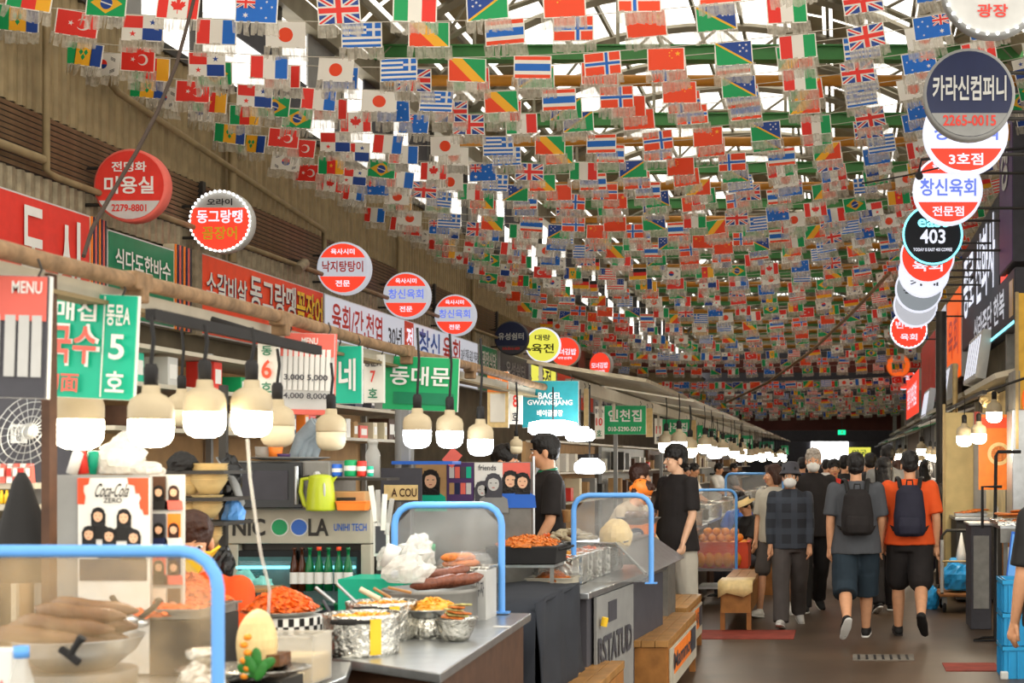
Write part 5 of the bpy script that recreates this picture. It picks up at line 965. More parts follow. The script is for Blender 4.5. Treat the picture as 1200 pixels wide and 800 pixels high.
def backpack(label, t, U, m, s=1., w=.15, yaw=0., bagz=(1.0, 1.40)):
    """bag worn on the back of person t: same frame as the person"""
    r = thing('backpack', label, 'backpack', t.location, t.rotation_euler.z)
    z0, z1 = bagz; b = B()
    b.loft([(z0, .13, .06, .23), (z0+.04, .15, .085, .23), (z0+.2, .148, .08, .225), (z1-.06, .12, .065, .215), (z1, .07, .04, .2)], U); body = b.skin('pack', m, r, .011, 3, .005, 12)
    b = B(); b.loft([(z0+.02, .1, .03, .3), (z0+.1, .115, .04, .3), (z0+.18, .1, .025, .3)], U); b.skin('front_pocket', m, r, .01, 3, .003, 14)
    for sd in (-1, 1):
        G().tube([U((sd*.085, .19, z1-.03)), U((sd*.1, .11, 1.475)), U((sd*.115, .0, 1.49)), U((sd*.125, -.12, 1.40)), U((sd*.15, -.145, 1.22)), U((sd*.185, -.02, 1.08)), U((sd*.14, .16, z0+.05))], .021*s, 8, flat=.45).build('strap', 'black', r)
    G().tube([U((-.03, .2, z1)), U((-.025, .19, z1+.045)), U((.025, .19, z1+.045)), U((.03, .2, z1))], .008, 6).build('handle', 'black', r)
    return r
# ---------------------------------------------------------------- benches
def bench(label, x, d0, d1, w, h, banner=None, skirt='ply', glossy=True, rz=0):
    L = d1-d0; t = thing('bench', label, 'bench', (x, (d0+d1)/2, 0), rz, 'wooden benches beside the counters')
    for i in range(3): G().box((i-1)*w/3, 0, h-.025, w/3-.003, L, .045).build('plank', 'wood', t, bevel=.004)
    G().box(0, -L/2+.03, h-.05-.12, w*.92, .025, .24, tp=(.93, 1)).build('end_panel', skirt, t); G().box(0, L/2-.03, h-.05-.12, w*.92, .025, .24, tp=(.93, 1)).build('end_panel', skirt, t)
    for s in (-1, 1): G().box(s*w*.45, 0, h-.05-.12, .02, L-.06, .24).build('side_panel', skirt, t)
    for sx_ in (-1, 1):
        for sy_ in (-1, 1): G().box(sx_*w*.42, sy_*(L/2-.06), (h-.28)/2+.01, .045, .05, h-.26).build('leg', 'wood_dark', t)
    if banner:
        b = G().box(w*.5+.004, 0, h-.2, .008, L-.1, .27).build('banner', 'white_paint', t)
        G().box(w*.5+.010, -.1, h-.17, .004, L*.6, .17).build('printed_patch', 'orange', b); G().box(w*.5+.010, L*.32, h-.17, .004, L*.2, .17).build('printed_patch', 'dgrey', b)
        vs, fs, sz = text_mesh(banner, .02); me = bpy.data.meshes.new('lettering'); k = L*.7/sz[0]; kz = .11/sz[1]
        me.from_pydata([(w*.5+.0145, v[0]*k-.05, h-.17+v[1]*kz) for v in vs], [], fs); me.materials.append(M['dgrey']); link('lettering', me, b)
    return t
bench('nearest bench, with a glaring bright top, cut by the bottom edge', -1.385, 6.6, 8.46, .255, .45)
bench('bench with an orange printed banner on its side', -1.25, 9.4, 11.2, .27, .45, 'Mammoth')
bench('bench just behind the bannered one, at the feet of the man in black', -1.345, 11.57, 12.8, .24, .445, '광장시장')
bench('bench half covered by a yellow cloth before the oranges', -1.0, 13.8, 15.6, .3, .46)
t = thing('cloth_cover', 'yellowed cloth folded over the end of the orange side bench', 'cloth', (-1.0, 13.95, .465)); g = G()
vs = [(x, y, z) for j, (y, z) in enumerate([(-.19, -.12), (-.185, -.05), (-.17, .006), (.1, .008), (.35, .006)]) for x in (-.165, -.08, 0, .08, .165)]
vs = [(x, y, z-(.03*math.sin(x*30) if j < 5 else 0)) for j, (x, y, z) in enumerate(vs)]
g.add(vs, [(j*5+i, j*5+i+1, (j+1)*5+i+1, (j+1)*5+i) for j in range(4) for i in range(4)], 0, True); g.build('cloth', 'dough', t).modifiers.new('s', 'SOLIDIFY').thickness = .008
t = thing('bucket', 'small white bucket under the bannered bench', 'bucket', (-1.26, 9.75, 0)); G().lathe([(0, 0), (.07, 0), (.085, .12), (0, .12)], n=20).build('bucket', 'lgrey', t)
t = thing('floor_mat', 'faded red painted patch on the floor by the far bench', 'floor mat', (-.9, 13.5, 0)); G().box(0, 0, .003, .95, .7, .006).build('mat', 'dark_red2', t)
t = thing('floor_mat', 'red mat on the floor beside the blue crates', 'floor mat', (1.02, 11.35, 0)); G().box(0, 0, .003, .42, .45, .006).build('mat', 'dark_red2', t)
t = thing('manhole_cover', 'dark square drain cover in the walkway', 'drain cover', (.35, 11.9, 0)); G().box(0, 0, .003, .5, .35, .006).build('plate', 'concrete', t)
for k in range(7): G().box(-.2+.066*k, 0, .0075, .02, .28, .003).build('slot', 'black', t)
# oranges crate
t = thing('stand', 'white framed stand under the orange crate', 'stand', (-1.36, 16.5, 0)); G().box(0, 0, .2, .62, .5, .03).box(0, 0, .4, .62, .5, .03).build('shelf', 'lgrey', t)
for sx_ in (-1, 1):
    for sy_ in (-1, 1): G().box(sx_*.29, sy_*.23, .2, .03, .03, .4).build('leg', 'white_paint', t)
t = thing('crate', 'bright orange crate full of oranges', 'crate', (-1.36, 16.5, .418)); g = G()
for s in (-1, 1): g.box(s*.32, 0, .14, .012, .5, .28); g.box(0, s*.25, .14, .64, .012, .28); g.box(s*.32, 0, .285, .03, .53, .015); g.box(0, s*.25, .285, .67, .03, .015)
g.box(0, 0, .005, .62, .48, .01); g.build('crate', 'crate_orange', t)
om = G().ell((0, 0, 0), (.048, .048, .044), 16, 10).mesh('orange', 'orange_fruit')
k = 0
for lay, (nx, ny) in enumerate([(6, 4), (5, 3), (4, 2)]):
    for i in range(nx):
        for j in range(ny):
            p = link('orange', om, None, (-1.36+(i-(nx-1)/2)*.1+R.uniform(-.008, .008), 16.5+(j-(ny-1)/2)*.11, .418+.26+.07*lay)); k += 1
            tag(p, 'orange in the crate, %s layer, %s row, %s from the left' % (['lowest', 'middle', 'top'][lay], ['front', 'second', 'third', 'back'][j], ordinal(i).replace('nearest', 'first')), 'orange', 'oranges in the crate')
t = thing('juice_bags', 'stack of clear pouches of orange slices before the crate', 'pouches', (-1.36, 16.2, .42))
for k in range(5): G().ell((-.2+.1*k, -.03, .1), (.055, .03, .08), 10, 8, jit=.06).build('pouch', 'orange_fruit', t)
# ---------------------------------------------------------------- far left stalls
for k in range(7):
    d0 = 13.7+k*4.3; nm = ordinal(k).replace('nearest', 'first')
    c = counter('far left stall counter, %s beyond the man in black' % nm, [(-2.25, d0), (-1.62, d0), (-1.58, d0+3.6), (-2.25, d0+3.6)], .88, ['steel_dull', 'brown', 'lgrey'][k % 3], 'steel')
    for j in range(4):
        t = foilpot('%s pot on the %s far stall counter, %s from the front' % (['steel', 'foil'][j % 2], nm, ordinal(j).replace('nearest', 'first')), (-1.85+.1*(j % 2), d0+.5+j*.8, .88), .17, .13+.04*(j % 2), ['steel_dull', 'foil'][j % 2], inside=['kimchi', 'noodle', 'pancake'][(j+k) % 3], handles=False); t['group'] = 'pots on the far stall counters'
    t = thing('shelf_unit', 'crowded back shelf of the %s far stall' % nm, 'shelf', (-2.95, d0+1.7, 0)); G().box(0, 0, .9, .04, 3.8, 1.8).build('back', ['card', 'grey', 'brown'][k % 3], t)
    for z in (1.2, 1.5, 1.8): G().box(.14, 0, z, .26, 3.7, .02).build('shelf_board', 'white_paint', t)
    for j in range(14 if k < 4 else 6):
        m_ = ['brown', 'card', 'grey', 'lgrey', 'dgrey', 'cream', 'dark_metal', 'red', 'paper'][R.randrange(9)]; h_ = R.uniform(.1, .24); z = (1.21, 1.51)[j % 2]
        G().box(.14, -1.6+j*.24 if k < 4 else -1.5+j*.5, z+h_/2, .16, .14, h_).build('goods', m_, t, bevel=.004)
    for j in range(5 if k < 5 else 3):
        lab = 'lit bulb over the %s far stall, %s from the front' % (nm, ordinal(j).replace('nearest', 'first'))
        make_bulb(1, lab, (-1.58-.14*(j % 2)+R.uniform(-.05, .05), d0+.2+j*.78, 1.66+R.uniform(-.05, .08)), .075, .26, group='bulbs over the far stalls', warm='bulb_warm' if j % 3 else 'bulb_white', power=9)
# ---------------------------------------------------------------- right side
t = thing('hand_cart', 'brown platform hand cart with a black handle frame', 'cart', (1.28, 15.5, 0)); G().box(0, .25, .19, .46, .7, .03).build('platform', 'wood_dark', t, bevel=.006)
G().tube([(-.2, -.06, .2), (-.2, -.06, .82), (-.15, -.06, .88), (.15, -.06, .88), (.2, -.06, .82), (.2, -.06, .2)], .016, 8).build('handle_frame', 'dark_metal', t)
for x in (-.2, .2): G().tube([(x, -.06, .22), (x, -.06, .78)], .02, 8).build('sleeve', 'lgrey', t)
G().tube([(-.2, -.07, .55), (.2, -.07, .55)], .012, 6).build('cross_bar', 'brass', t)
for x in (-.17, .17):
    for y in (.0, .5): w = G().lathe([(0, -.018), (.05, -.018), (.06, -.01), (.06, .01), (.05, .018), (0, .018)], (x, y, .062), 20, axis='x').build('wheel', 'rubber', t); G().box(x, y, .13, .05, .08, .09).build('caster_fork', 'steel_dull', t)
t = thing('blue_bag', 'big translucent blue bag of rubbish on the hand cart', 'plastic bag', (1.27, 15.72, .207)); blob((.17, .16, .22), 31, .28, 7, 1).build('film', 'bag_blue', t, (0, 0, .14))
t = thing('white_cone', 'white pointed plastic sheet rising from the blue bag', 'sheet', (1.31, 15.72, .50)); G().lathe([(.08, 0), (.05, .12), (.008, .34), (0, .345)], n=9, jit=.15).build('sheet', 'mask_white', t)
t = thing('blue_bag', 'small bright blue bag on the floor left of the cart', 'plastic bag', (1.0, 15.9, 0)); blob((.08, .1, .16), 35, .25, 6, 1).build('film', 'bag_blue', t, (0, 0, .09))
for k in range(3):
    t = thing('storage_crate', 'bright blue plastic crate, %s of the stack of three' % ['bottom', 'middle', 'top'][k], 'crate', (1.38, 10.95, .245*k), 0, 'stack of blue crates'); g = G(); w, d_ = .33, .4
    for s in (-1, 1): g.box(s*w/2, 0, .12, .012, d_, .24, tp=(1, 1)); g.box(0, s*d_/2, .12, w, .012, .24); g.box(s*w/2, 0, .225, .035, d_+.03, .03); g.box(0, s*d_/2, .225, w+.035, .035, .03)
    g.box(0, 0, .006, w, d_, .012)
    for j in range(5): g.box(-w*.4+j*w*.2, -d_/2-.01, .1, .01, .02, .2); g.box(-w/2-.008, -d_*.4+j*d_*.2, .1, .02, .01, .2)
    g.build('crate', 'crate_blue', t)
t = thing('dolly', 'grey wheeled base under the blue crates', 'dolly', (1.38, 10.95, -.002)); G().box(-.17, -.22, .03, .06, .05, .06).build('corner_foot', 'lgrey', t, bevel=.01)
t = thing('ice_board', 'tilted blue printed panel behind the crates', 'panel', P(1186, 676, 12.2)); G().box(.02, 0, .17, .1, .02, .42, T=Matrix.Rotation(.12, 4, 'Y')).build('panel', 'blue', t); G().box(.02, -.012, .17, .08, .004, .38, T=Matrix.Rotation(.12, 4, 'Y')).build('print', 'blue_frame', t); G().box(.09, .01, .17, .03, .03, .44, T=Matrix.Rotation(.12, 4, 'Y')).build('frame', 'black', t)
t = thing('metal_stand', 'black metal sign stand with a square floor foot', 'stand', (1.395, 13.1, 0)); G().tube([(0, 0, .01), (0, 0, 1.15)], .014, 8).build('pole', 'black', t); G().tube([(-.2, -.12, .012), (.1, -.12, .012), (.15, .1, .012), (-.1, .1, .012)], .012, 6, closed=True).build('foot', 'black', t)
t = thing('pipe_rack', 'black inverted U pipe frame by the pancake tray', 'frame', (1.36, 13.3, 0)); G().tube([(-.06, 0, 1.0), (-.06, 0, 1.38), (.12, 0, 1.38)], .014, 8).build('low_arch', 'black', t); G().tube([(.06, .05, .9), (.07, .05, 1.66), (.09, .05, 1.7), (.3, .05, 1.7)], .016, 8).build('tall_arch', 'black', t)
t = thing('machine', 'grey steel cabinet standing behind the black stand', 'cabinet', (1.33, 14.0, 0)); G().box(.02, .2, .5, .2, .55, 1.0).build('body', 'dgrey', t, bevel=.008); G().box(.02, -.08, .55, .15, .02, .7).build('door', 'steel_dull', t); G().box(.02, .2, 1.01, .24, .6, .02).build('top', 'steel', t)
t = thing('wood_panel', 'tall wooden board behind the black stand', 'board', (1.62, 13.8, 0)); G().box(0, 0, .55, .16, .05, 1.1).build('panel', 'ply', t)
for z in (.35, .7): G().box(0, -.03, z, .14, .01, .2).build('sticker', 'paper', t)
t = thing('pancake_table', 'steel table under the tray of fried pancakes', 'table', (1.66, 12.7, 0)); G().box(.05, .1, 1.05, .7, .9, .03).build('table_top', 'steel', t); G().box(.05, -.36, .98, .7, .02, .12).build('apron_plate', 'steel_dull', t)
for sx_ in (-.25, .35):
    for sy_ in (-.3, .5): G().box(sx_, sy_, .52, .035, .035, 1.04).build('leg', 'steel_dull', t)
t = steel_tray('foil lined tray at the right edge holding fried pancakes', (1.7, 12.6, 1.067), .74, .7, .035, m='foil')
pk = G().lathe([(0, -.008), (.09, -.009), (.105, 0), (.09, .01), (0, .012)], n=20, jit=.03).mesh('pancake', 'pancake')
for k in range(14):
    p = link('pancake', pk, None, (1.44+.13*(k % 5)+R.uniform(-.02, .02), 12.4+.17*(k//5)+R.uniform(-.02, .02), 1.085+.022*(k % 3)+.02*(k//5))); p.rotation_euler = (R.uniform(-.15, .15), R.uniform(-.25, .25), k); tag(p, 'round golden fried pancake on the right tray, row %s, %s from the left' % (['front', 'middle', 'back'][k//5], ordinal(k % 5).replace('nearest', 'first')), 'pancake', 'fried pancakes on the right tray')
# right shops between the walkway and the facade
t = thing('stall_wall', 'pale yellow lit side wall of the right food stall', 'wall panel', (1.42, 17.4, 0)); G().box(0, 0, 1.1, .34, .06, 2.2).build('panel', 'yellow_wall', t); G().box(.25, .05, 1.1, .16, .05, 2.2).build('panel', 'lgrey', t); G().box(-.18, 0, 1.15, .03, .08, 2.3).build('edge', 'brass', t)
t = thing('wall_panel', 'shiny steel hood panel at the right edge', 'panel', (1.92, 15.2, 1.0)); G().box(0, 0, .55, .3, .5, 1.2).build('hood', 'steel', t, bevel=.01); G().box(-.1, 0, 1.35, .06, .5, .4).build('duct', 'steel_dull', t)
t = thing('gold_panel', 'tall golden glowing shop panel at the right edge', 'panel', (1.93, 15.0, 2.55)); G().box(0, 0, 0, .22, .06, 1.6).build('panel', 'gold', t); G().ell((-.02, -.06, -.3), (.04, .03, .12)).build('ornament', 'lit_orange', t); G().box(-.11, -.02, 0, .03, .07, 1.62).build('edge', 'brass', t)
t = thing('poster', 'orange poster with a picture of a bowl of food', 'poster', (1.74, 16.4, 1.72)); G().box(0, 0, 0, .36, .03, .85).build('sheet', 'orange', t); G().plate(ring(.13, 24, 0, 2*PI, .05, -.02), -.02, .004).build('printed_bowl', 'dough', t); G().plate(ring(.09, 20, 0, 2*PI, .05, -.02), -.024, .003).build('printed_food', 'pancake', t); G().plate(rect(0, .33, .3, .12), -.02, .004).build('red_strip', 'red_orange', t)
c = counter('right stall counter with a tray of orange pancakes', [(1.3, 16.5), (2.0, 16.5), (2.0, 18.2), (1.3, 18.2)], .98, 'dark_metal')
t = steel_tray('small tray of orange pancakes on the right stall counter', (1.5, 16.75, .99), .36, .25, .03)
for k in range(4): p = link('pancake', pk, None, (1.41+.07*k, 16.72+.02*k, 1.02+.012*k)); tag(p, 'pancake on the small right stall tray, %s from the left' % ordinal(k).replace('nearest', 'first'), 'pancake', 'pancakes on the small right tray')
t = thing('bottles_box', 'small white and red bottle beside the stall tray', 'bottle', (1.78, 16.62, .985)); G().lathe([(0, 0), (.03, 0), (.03, .1), (.012, .13), (.012, .16), (0, .16)], n=14).build('bottle', 'white', t); G().lathe([(0, .16), (.014, .16), (.014, .18), (0, .18)], n=10).build('cap', 'red', t)
for i, (x, y, d, r_, lab) in enumerate([(1130, 523, 15.6, .085, 'lit bulb left of the pair over the yellow stall wall'), (1147, 520, 15.2, .08, 'lit bulb right of the pair over the yellow stall wall'), (1165, 495, 14.8, .08, 'lit bulb under the seashell ornament at right'), (1120, 530, 17.5, .04, 'small round lit bulb beside the pillar'), (1090, 540, 22, .075, 'lit bulb left of the far right trio'), (1097, 541, 21.5, .075, 'lit bulb in the middle of the far right trio'), (1104, 540, 21, .075, 'lit bulb right of the far right trio'), (1080, 546, 26, .07, 'small warm bulb beyond the far right trio')]):
    make_bulb(1, lab, P(x, y, d), r_, 2.3-P(x, y, d).z-.25*r_/.0625, power=70)
for i in range(9):
    make_bulb(1, 'warm bulb far along the right shops, %s from the front' % ordinal(i).replace('nearest', 'first'), (1.5+R.uniform(-.12, .12), 25+i*3.2, 1.7+R.uniform(-.05, .12)), .08, .3, group='bulbs along the far right shops', power=40)
t = thing('seashell_ornament', 'pale clustered ornament above the bulb at right', 'ornament', P(1160, 468, 15)); blob((.1, .08, .09), 41, .4, 9).build('cluster', 'dough', t)
t = thing('red_ladle', 'red plastic scoop hanging between the bulbs at right', 'scoop', P(1145, 500, 15.3)); G().box(0, 0, .06, .05, .02, .2, tp=(1.3, 1)).build('scoop', 'poster_red', t, bevel=.008)
t = thing('duct_pipe', 'dark vertical duct between the right stalls', 'pipe', (1.33, 19.2, 0)); G().tube([(0, 0, 0), (0, 0, 3.6)], .07, 12).build('pipe', 'dark_metal', t)
t = thing('drain_pipe', 'brass coloured pipe beside the dark duct', 'pipe', (1.5, 19.0, 0)); G().tube([(0, 0, 0), (0, 0, 2.9)], .035, 10).build('pipe', 'brass', t)
for k in range(7):
    y = 22+k*5.5; nm = ordinal(k).replace('nearest', 'first')
    c = counter('right row shop counter, %s beyond the woman in maroon' % nm, [(1.45, y), (2.0, y), (2.0, y+3.6), (1.45, y+3.6)], .9, ['brown', 'steel_dull', 'dark_metal'][k % 3])
    t = thing('shop_canopy', 'dull cloth canopy over the right shops, %s beyond the woman in maroon' % nm, 'canopy', (1.75, y+1.8, 2.35)); G().box(0, 0, 0, .8, 3.4, .03, T=Matrix.Rotation(-.3, 4, 'Y')).build('cloth', ['lgrey', 'dgreen', 'galv'][k % 3], t)
    for j in range(3): p = foilpot('pan of food on the right row counter %s, %s from the front' % (nm, ordinal(j).replace('nearest', 'first')), (1.65, y+.5+j, .9), .18, .1, 'steel_dull', inside='pancake', handles=False); p['group'] = 'pans on the right row counters'
# arms that carry the round signs and the camera
t = thing('camera', 'small dark security camera under the sign arm at right', 'security camera', P(1077, 204, 13.2)); G().tube([(0, -.06, -.03), (0, .05, .0)], .035, 10).build('housing', 'black', t); G().tube([(0, 0, .02), (.02, 0, .13), (.55, 0, .2), (1.2, .2, .3)], .014, 6).build('arm', 'black', t)
t = thing('camera', 'dark security camera beside the black cafe sign', 'security camera', P(1061, 283, 18)); G().tube([(0, -.06, -.02), (0, .05, .0)], .04, 10).build('housing', 'black', t); G().tube([(0, 0, .02), (.35, .1, .1)], .014, 6).build('arm', 'black', t)
t = thing('camera', 'beige bullet camera below the round red signs on the left', 'security camera', P(353, 312, 16.2)); G().tube([(0, -.12, -.05), (0, .1, .05)], .06, 10).build('housing', 'galv', t); G().tube([(0, 0, .05), (-.3, 0, .1)], .02, 6).build('arm', 'dark_metal', t)
cord('thick dark cable crossing in front of the flags at upper left', [P(232, -20, 8.5), P(222, 20, 8.4), P(207, 75, 8.2), P(185, 130, 8), P(160, 178, 7.8), P(128, 232, 7.6), P(108, 268, 7.4), P(98, 300, 7.1)], .011, 'cable_brown')
cord('thin rusty cable crossing the low flags at right', [P(1042, 320, 24), P(1000, 365, 28), P(950, 412, 33), P(900, 448, 38), P(850, 472, 42)], .035, 'rust')
cord('thin black wire running across the lowest right signs', [P(1010, 215, 13.4), P(1060, 206, 13.3), P(1120, 192, 13.2), P(1200, 178, 13)], .008)
# ---------------------------------------------------------------- people
human('person', 0, 0, 0) if 0 else None
PL = []
def px(x, d): return (x-CX)/F*d
t, U = human('young man in a loose black t-shirt and pale grey trousers looking left', px(793, 13.1), 13.1, -.75, 1.76, legs=((.08, .1), (-.08, .05)), arms=((.02, .16, .3), (.05, .14, .35)), head=(-.35, -.05), top=('black_cloth', 'short', .05), bottom=('lgrey_cloth', 'long', 1.25), shoes='white', hair=('mop', 'hair_black'), skin='skin_pale', vox=.0095)
t, U = human('short man in a dark plaid shirt with flat cap and white mask', px(926, 14.2), 14.2, .05, 1.60, legs=((.32, .08), (-.28, .3)), arms=((.12, .12, .2), (.05, .12, .3)), head=(-.1, -.12), top=('plaid', 'long', .0), bottom=('grey_cloth', 'long', 1.15), shoes='lgrey', hair=('short', 'hair_black'), mask=True, cap='bucket', vox=.0095, collar='dgrey')
human('grey haired man in black with a white face mask', px(953, 15.6), 15.6, .15, 1.76, legs=((.15, .1), (-.2, .3)), arms=((-.05, .1, .2), (.1, .1, .2)), head=(-.15, 0), top=('black_cloth', 'short', .05), bottom=('black', 'long', 1.05), shoes='black', hair=('short', 'hair_grey'), mask=True)
human('woman in a light top looking left behind the capped man', px(906, 15.1), 15.1, -.4, 1.60, build=.9, legs=((.25, .1), (-.25, .35)), arms=((.05, .1, .3), (.1, .1, .3)), head=(-.75, 0), top=('lgrey_cloth', 'short', .0), bottom=('grey_cloth', 'shorts', 1.05), shoes='white', hair=('bob', 'hair_brown'), skin='skin')
t, U = human('man in a grey t-shirt and dark knee shorts seen from behind', px(1003, 13.15), 13.15, PI+.05, 1.71, build=1.1, legs=((.3, .12), (-.2, .75)), arms=((.12, .15, .3), (-.1, .15, .25)), head=(0, -.05), top=('grey_shirt', 'short', .04), bottom=('dark_teal', 'capri', 1.15), shoes='black', hair=('short', 'hair_black'), face=False, vox=.0095)
backpack('black backpack on the man in grey', t, U, 'black_cloth', bagz=(.98, 1.40))
t, U = human('man in an orange t-shirt and black shorts seen from behind', px(1066, 13.3), 13.3, PI-.05, 1.72, build=1.1, legs=((-.25, .7), (.25, .1)), arms=((-.1, .18, .3), (.15, .18, .3)), head=(.1, 0), top=('orange_shirt', 'short', -.02), bottom=('black_cloth', 'shorts', 1.15), shoes='black', sole='black', hair=('short', 'hair_black'), face=False, vox=.0095)
backpack('navy backpack on the man in orange', t, U, 'navy_cloth', bagz=(.95, 1.42))
human('long haired woman in black between the two men with backpacks', px(1036, 15.6), 15.6, PI+.1, 1.66, build=.92, legs=((.15, .1), (-.15, .3)), top=('black', 'short', .04), bottom=('black_cloth', 'long', 1.05), hair=('long', 'hair_black'), face=False)
human('woman in black top and maroon apron at the right stall', px(1106, 18.2), 18.2, 1.0, 1.60, build=.95, arms=((.5, .15, .8), (.5, .1, .8)), lean=.1, head=(.2, .1), top=('black', 'short', 0.), bottom=('maroon', 'skirt', 1), hair=('short', 'hair_black'), apron='maroon')
human('person in black at the right edge, only a forearm in view', 1.055, 7.0, PI+.4, 1.66, arms=((.1, .25, .5), (.05, .12, .3)), top=('black', 'short', 0.), bottom=('dgrey', 'long', 1), face=False)
human('vendor with brown hair and yellow bandana sitting by the poster panel', px(233, 5.75), 5.75, .15, 1.62, seat=.67, legs=((1.5, 1.5), (1.5, 1.5)), arms=((.6, .1, .8), (.6, .1, .9)), lean=.15, head=(.25, .12), top=('orange_shirt', 'long', 0.), bottom=('dgrey', 'long', 1), hair=('short', 'hair_brown'), feet=False, vox=.008)
t = thing('bandana', 'yellow bandana tied under the chin of the seated vendor', 'bandana', P(228, 655, 5.5)); G().add([(-.06, 0, .03), (.06, 0, .03), (.0, -.01, -.08), (-.07, .05, .05), (.07, .05, .05)], [(0, 1, 2), (3, 0, 2), (1, 4, 2)]).build('cloth', 'yellow', t).modifiers.new('s', 'SOLIDIFY').thickness = .01
tag(G().box(0, 0, .325, .35, .35, .65).build('stool', 'dgrey', None, (px(233, 5.95), 6.0, 0)), 'low stool under the seated vendor', 'stool')
human('stall man in black with green collar standing by the partition', px(640, 10.95), 10.95, -1.15, 1.82, arms=((.2, .1, .5), (.1, .12, .4)), head=(-.35, .1), top=('black_cloth', 'short', .05), bottom=('dgrey', 'long', 1.1), hair=('short', 'hair_black'), collar='dgreen', vox=.0095)
human('dark haired man in the stall facing right behind the partition', px(592, 10.7), 10.7, 1.1, 1.74, head=(.3, .0), top=('lgrey_cloth', 'short', 0.), bottom=('dgrey', 'long', 1), hair=('short', 'hair_black'))
human('woman with orange headscarf bending over the counter', px(712, 12.4), 12.4, 1.3, 1.55, lean=.55, arms=((.7, .1, .5), (.6, .1, .5)), head=(0, .2), top=('beige_cloth', 'long', 0.), bottom=('blue', 'skirt', 1), hair=('short', 'hair_brown'), cap='headscarf', apron='blue', skin='skin')
human('person in a cream coat behind the bending woman', px(742, 13.0), 13.0, 2.1, 1.6, lean=.1, arms=((.2, .05, .5), (.2, .05, .5)), top=('cream_cloth', 'long', .05), bottom=('dgrey', 'long', 1), hair=('short', 'hair_brown'), face=False)
human('seated person in black wearing a straw coloured visor', px(880, 17.6), 17.6, -.9, 1.6, seat=.45, legs=((1.5, 1.5), (1.5, 1.5)), arms=((.6, .1, .9), (.6, .1, .9)), lean=.12, head=(-.1, .35), top=('black', 'short', 0.), bottom=('dgrey', 'long', 1), hair=('short', 'hair_black'), cap='visor', face=False)
tag(G().box(0, 0, .22, .35, .35, .44).build('stool', 'wood_dark', None, (px(880, 17.6)+.1, 17.72, 0)), 'low wooden stool under the visored person', 'stool')
tag(G().box(0, 0, .22, .35, .35, .44).build('stool', 'wood_dark', None, (px(868, 19.5)+.1, 19.6, 0)), 'low wooden stool under the far seated diner', 'stool')
human('seated diner with black hair beyond the visored person', px(866, 19.5), 19.5, -.6, 1.62, seat=.45, legs=((1.5, 1.5), (1.5, 1.5)), arms=((.6, .1, .9), (.6, .1, .9)), top=('blue', 'short', 0.), bottom=('dgrey', 'long', 1), hair=('short', 'hair_black'), face=False, vox=.013)
crowd = [(977, 18.5, .2, 1.66, 'red', 'short', 'face of a person peering between the grey haired man and backpack', True, 'hair_black'), (990, 20, PI, 1.72, 'black', 'short', 'dark haired walker just past the grey backpack man', False, 'hair_black'), (1020, 19, PI, 1.74, 'black', 'short', 'dark walker between the two backpack men', False, 'hair_black'), (1040, 17.8, PI, 1.83, 'grey', 'short', 'tall dark haired walker left of the orange shirt', False, 'hair_black'), (940, 24, PI, 1.7, 'navy', 'short', 'distant walker left of the grey haired man', False, 'hair_black'), (968, 27, PI, 1.68, 'white', 'short', 'distant walker in white near the bright opening', False, 'hair_black'), (1012, 28, 0, 1.7, 'dgrey', 'short', 'distant walker in dark grey coming nearer', True, 'hair_black'), (1030, 33, PI, 1.72, 'blue', 'short', 'far walker in blue before the right shops', False, 'hair_black'), (1052, 23, PI, 1.66, 'cream', 'long', 'walker in cream beyond the orange shirt', False, 'hair_brown'), (915, 30, .3, 1.62, 'beige_metal', 'short', 'far walker in beige near the left stalls', True, 'hair_black'), (985, 38, PI, 1.7, 'black', 'short', 'farthest dark walker in the middle of the lane', False, 'hair_black'), (1085, 21, PI, 1.66, 'dgrey', 'long', 'walker in dark grey by the far right bulbs', False, 'hair_black'), (1002, 44, PI, 1.7, 'grey', 'short', 'farthest grey walker near the opening', False, 'hair_black')]
for i, (x, d, yw, h_, m_, hs, lab, fc, hm) in enumerate(crowd):
    a = .25 if i % 2 else -.25
    human(lab, px(x, d), d, yw, h_, legs=((a, .1 if a > 0 else .3), (-a, .3 if a > 0 else .1)), arms=((-a*.6, .12, .25), (a*.6, .12, .25)), top=(m_, 'short', .02), bottom=(['black', 'dgrey', 'navy'][i % 3], 'long', 1.05), hair=(hs, hm), face=fc, vox=.014)
for i, (x, d, yw, m_) in enumerate([(850, 24, 1.3, 'white'), (832, 22.5, 1.5, 'poster_red'), (893, 29, 1.2, 'white'), (872, 33, 1.4, 'dgrey')]):
    human('vendor behind the far left counters, in %s' % ['white, nearer', 'pink', 'white, farther', 'dark grey'][i], -2.52, d, yw, 1.6, arms=((.6, .1, .7), (.5, .1, .7)), lean=.15, top=(m_, 'short', 0), bottom=('dgrey', 'long', 1), hair=('short', 'hair_black'), face=False, vox=.014)
t = thing('lamp_beam', 'thin dark beam carrying the bulbs of the right shops', 'beam', (1.45, 14.6, 2.31)); G().box(0, 20, 0, .05, 40, .04).build('beam', 'dark_metal', t)
for y in range(0, 40, 6): G().tube([(0, y, 0), (1.0, y+.1, .35)], .015, 6).build('bracket', 'dark_metal', t)
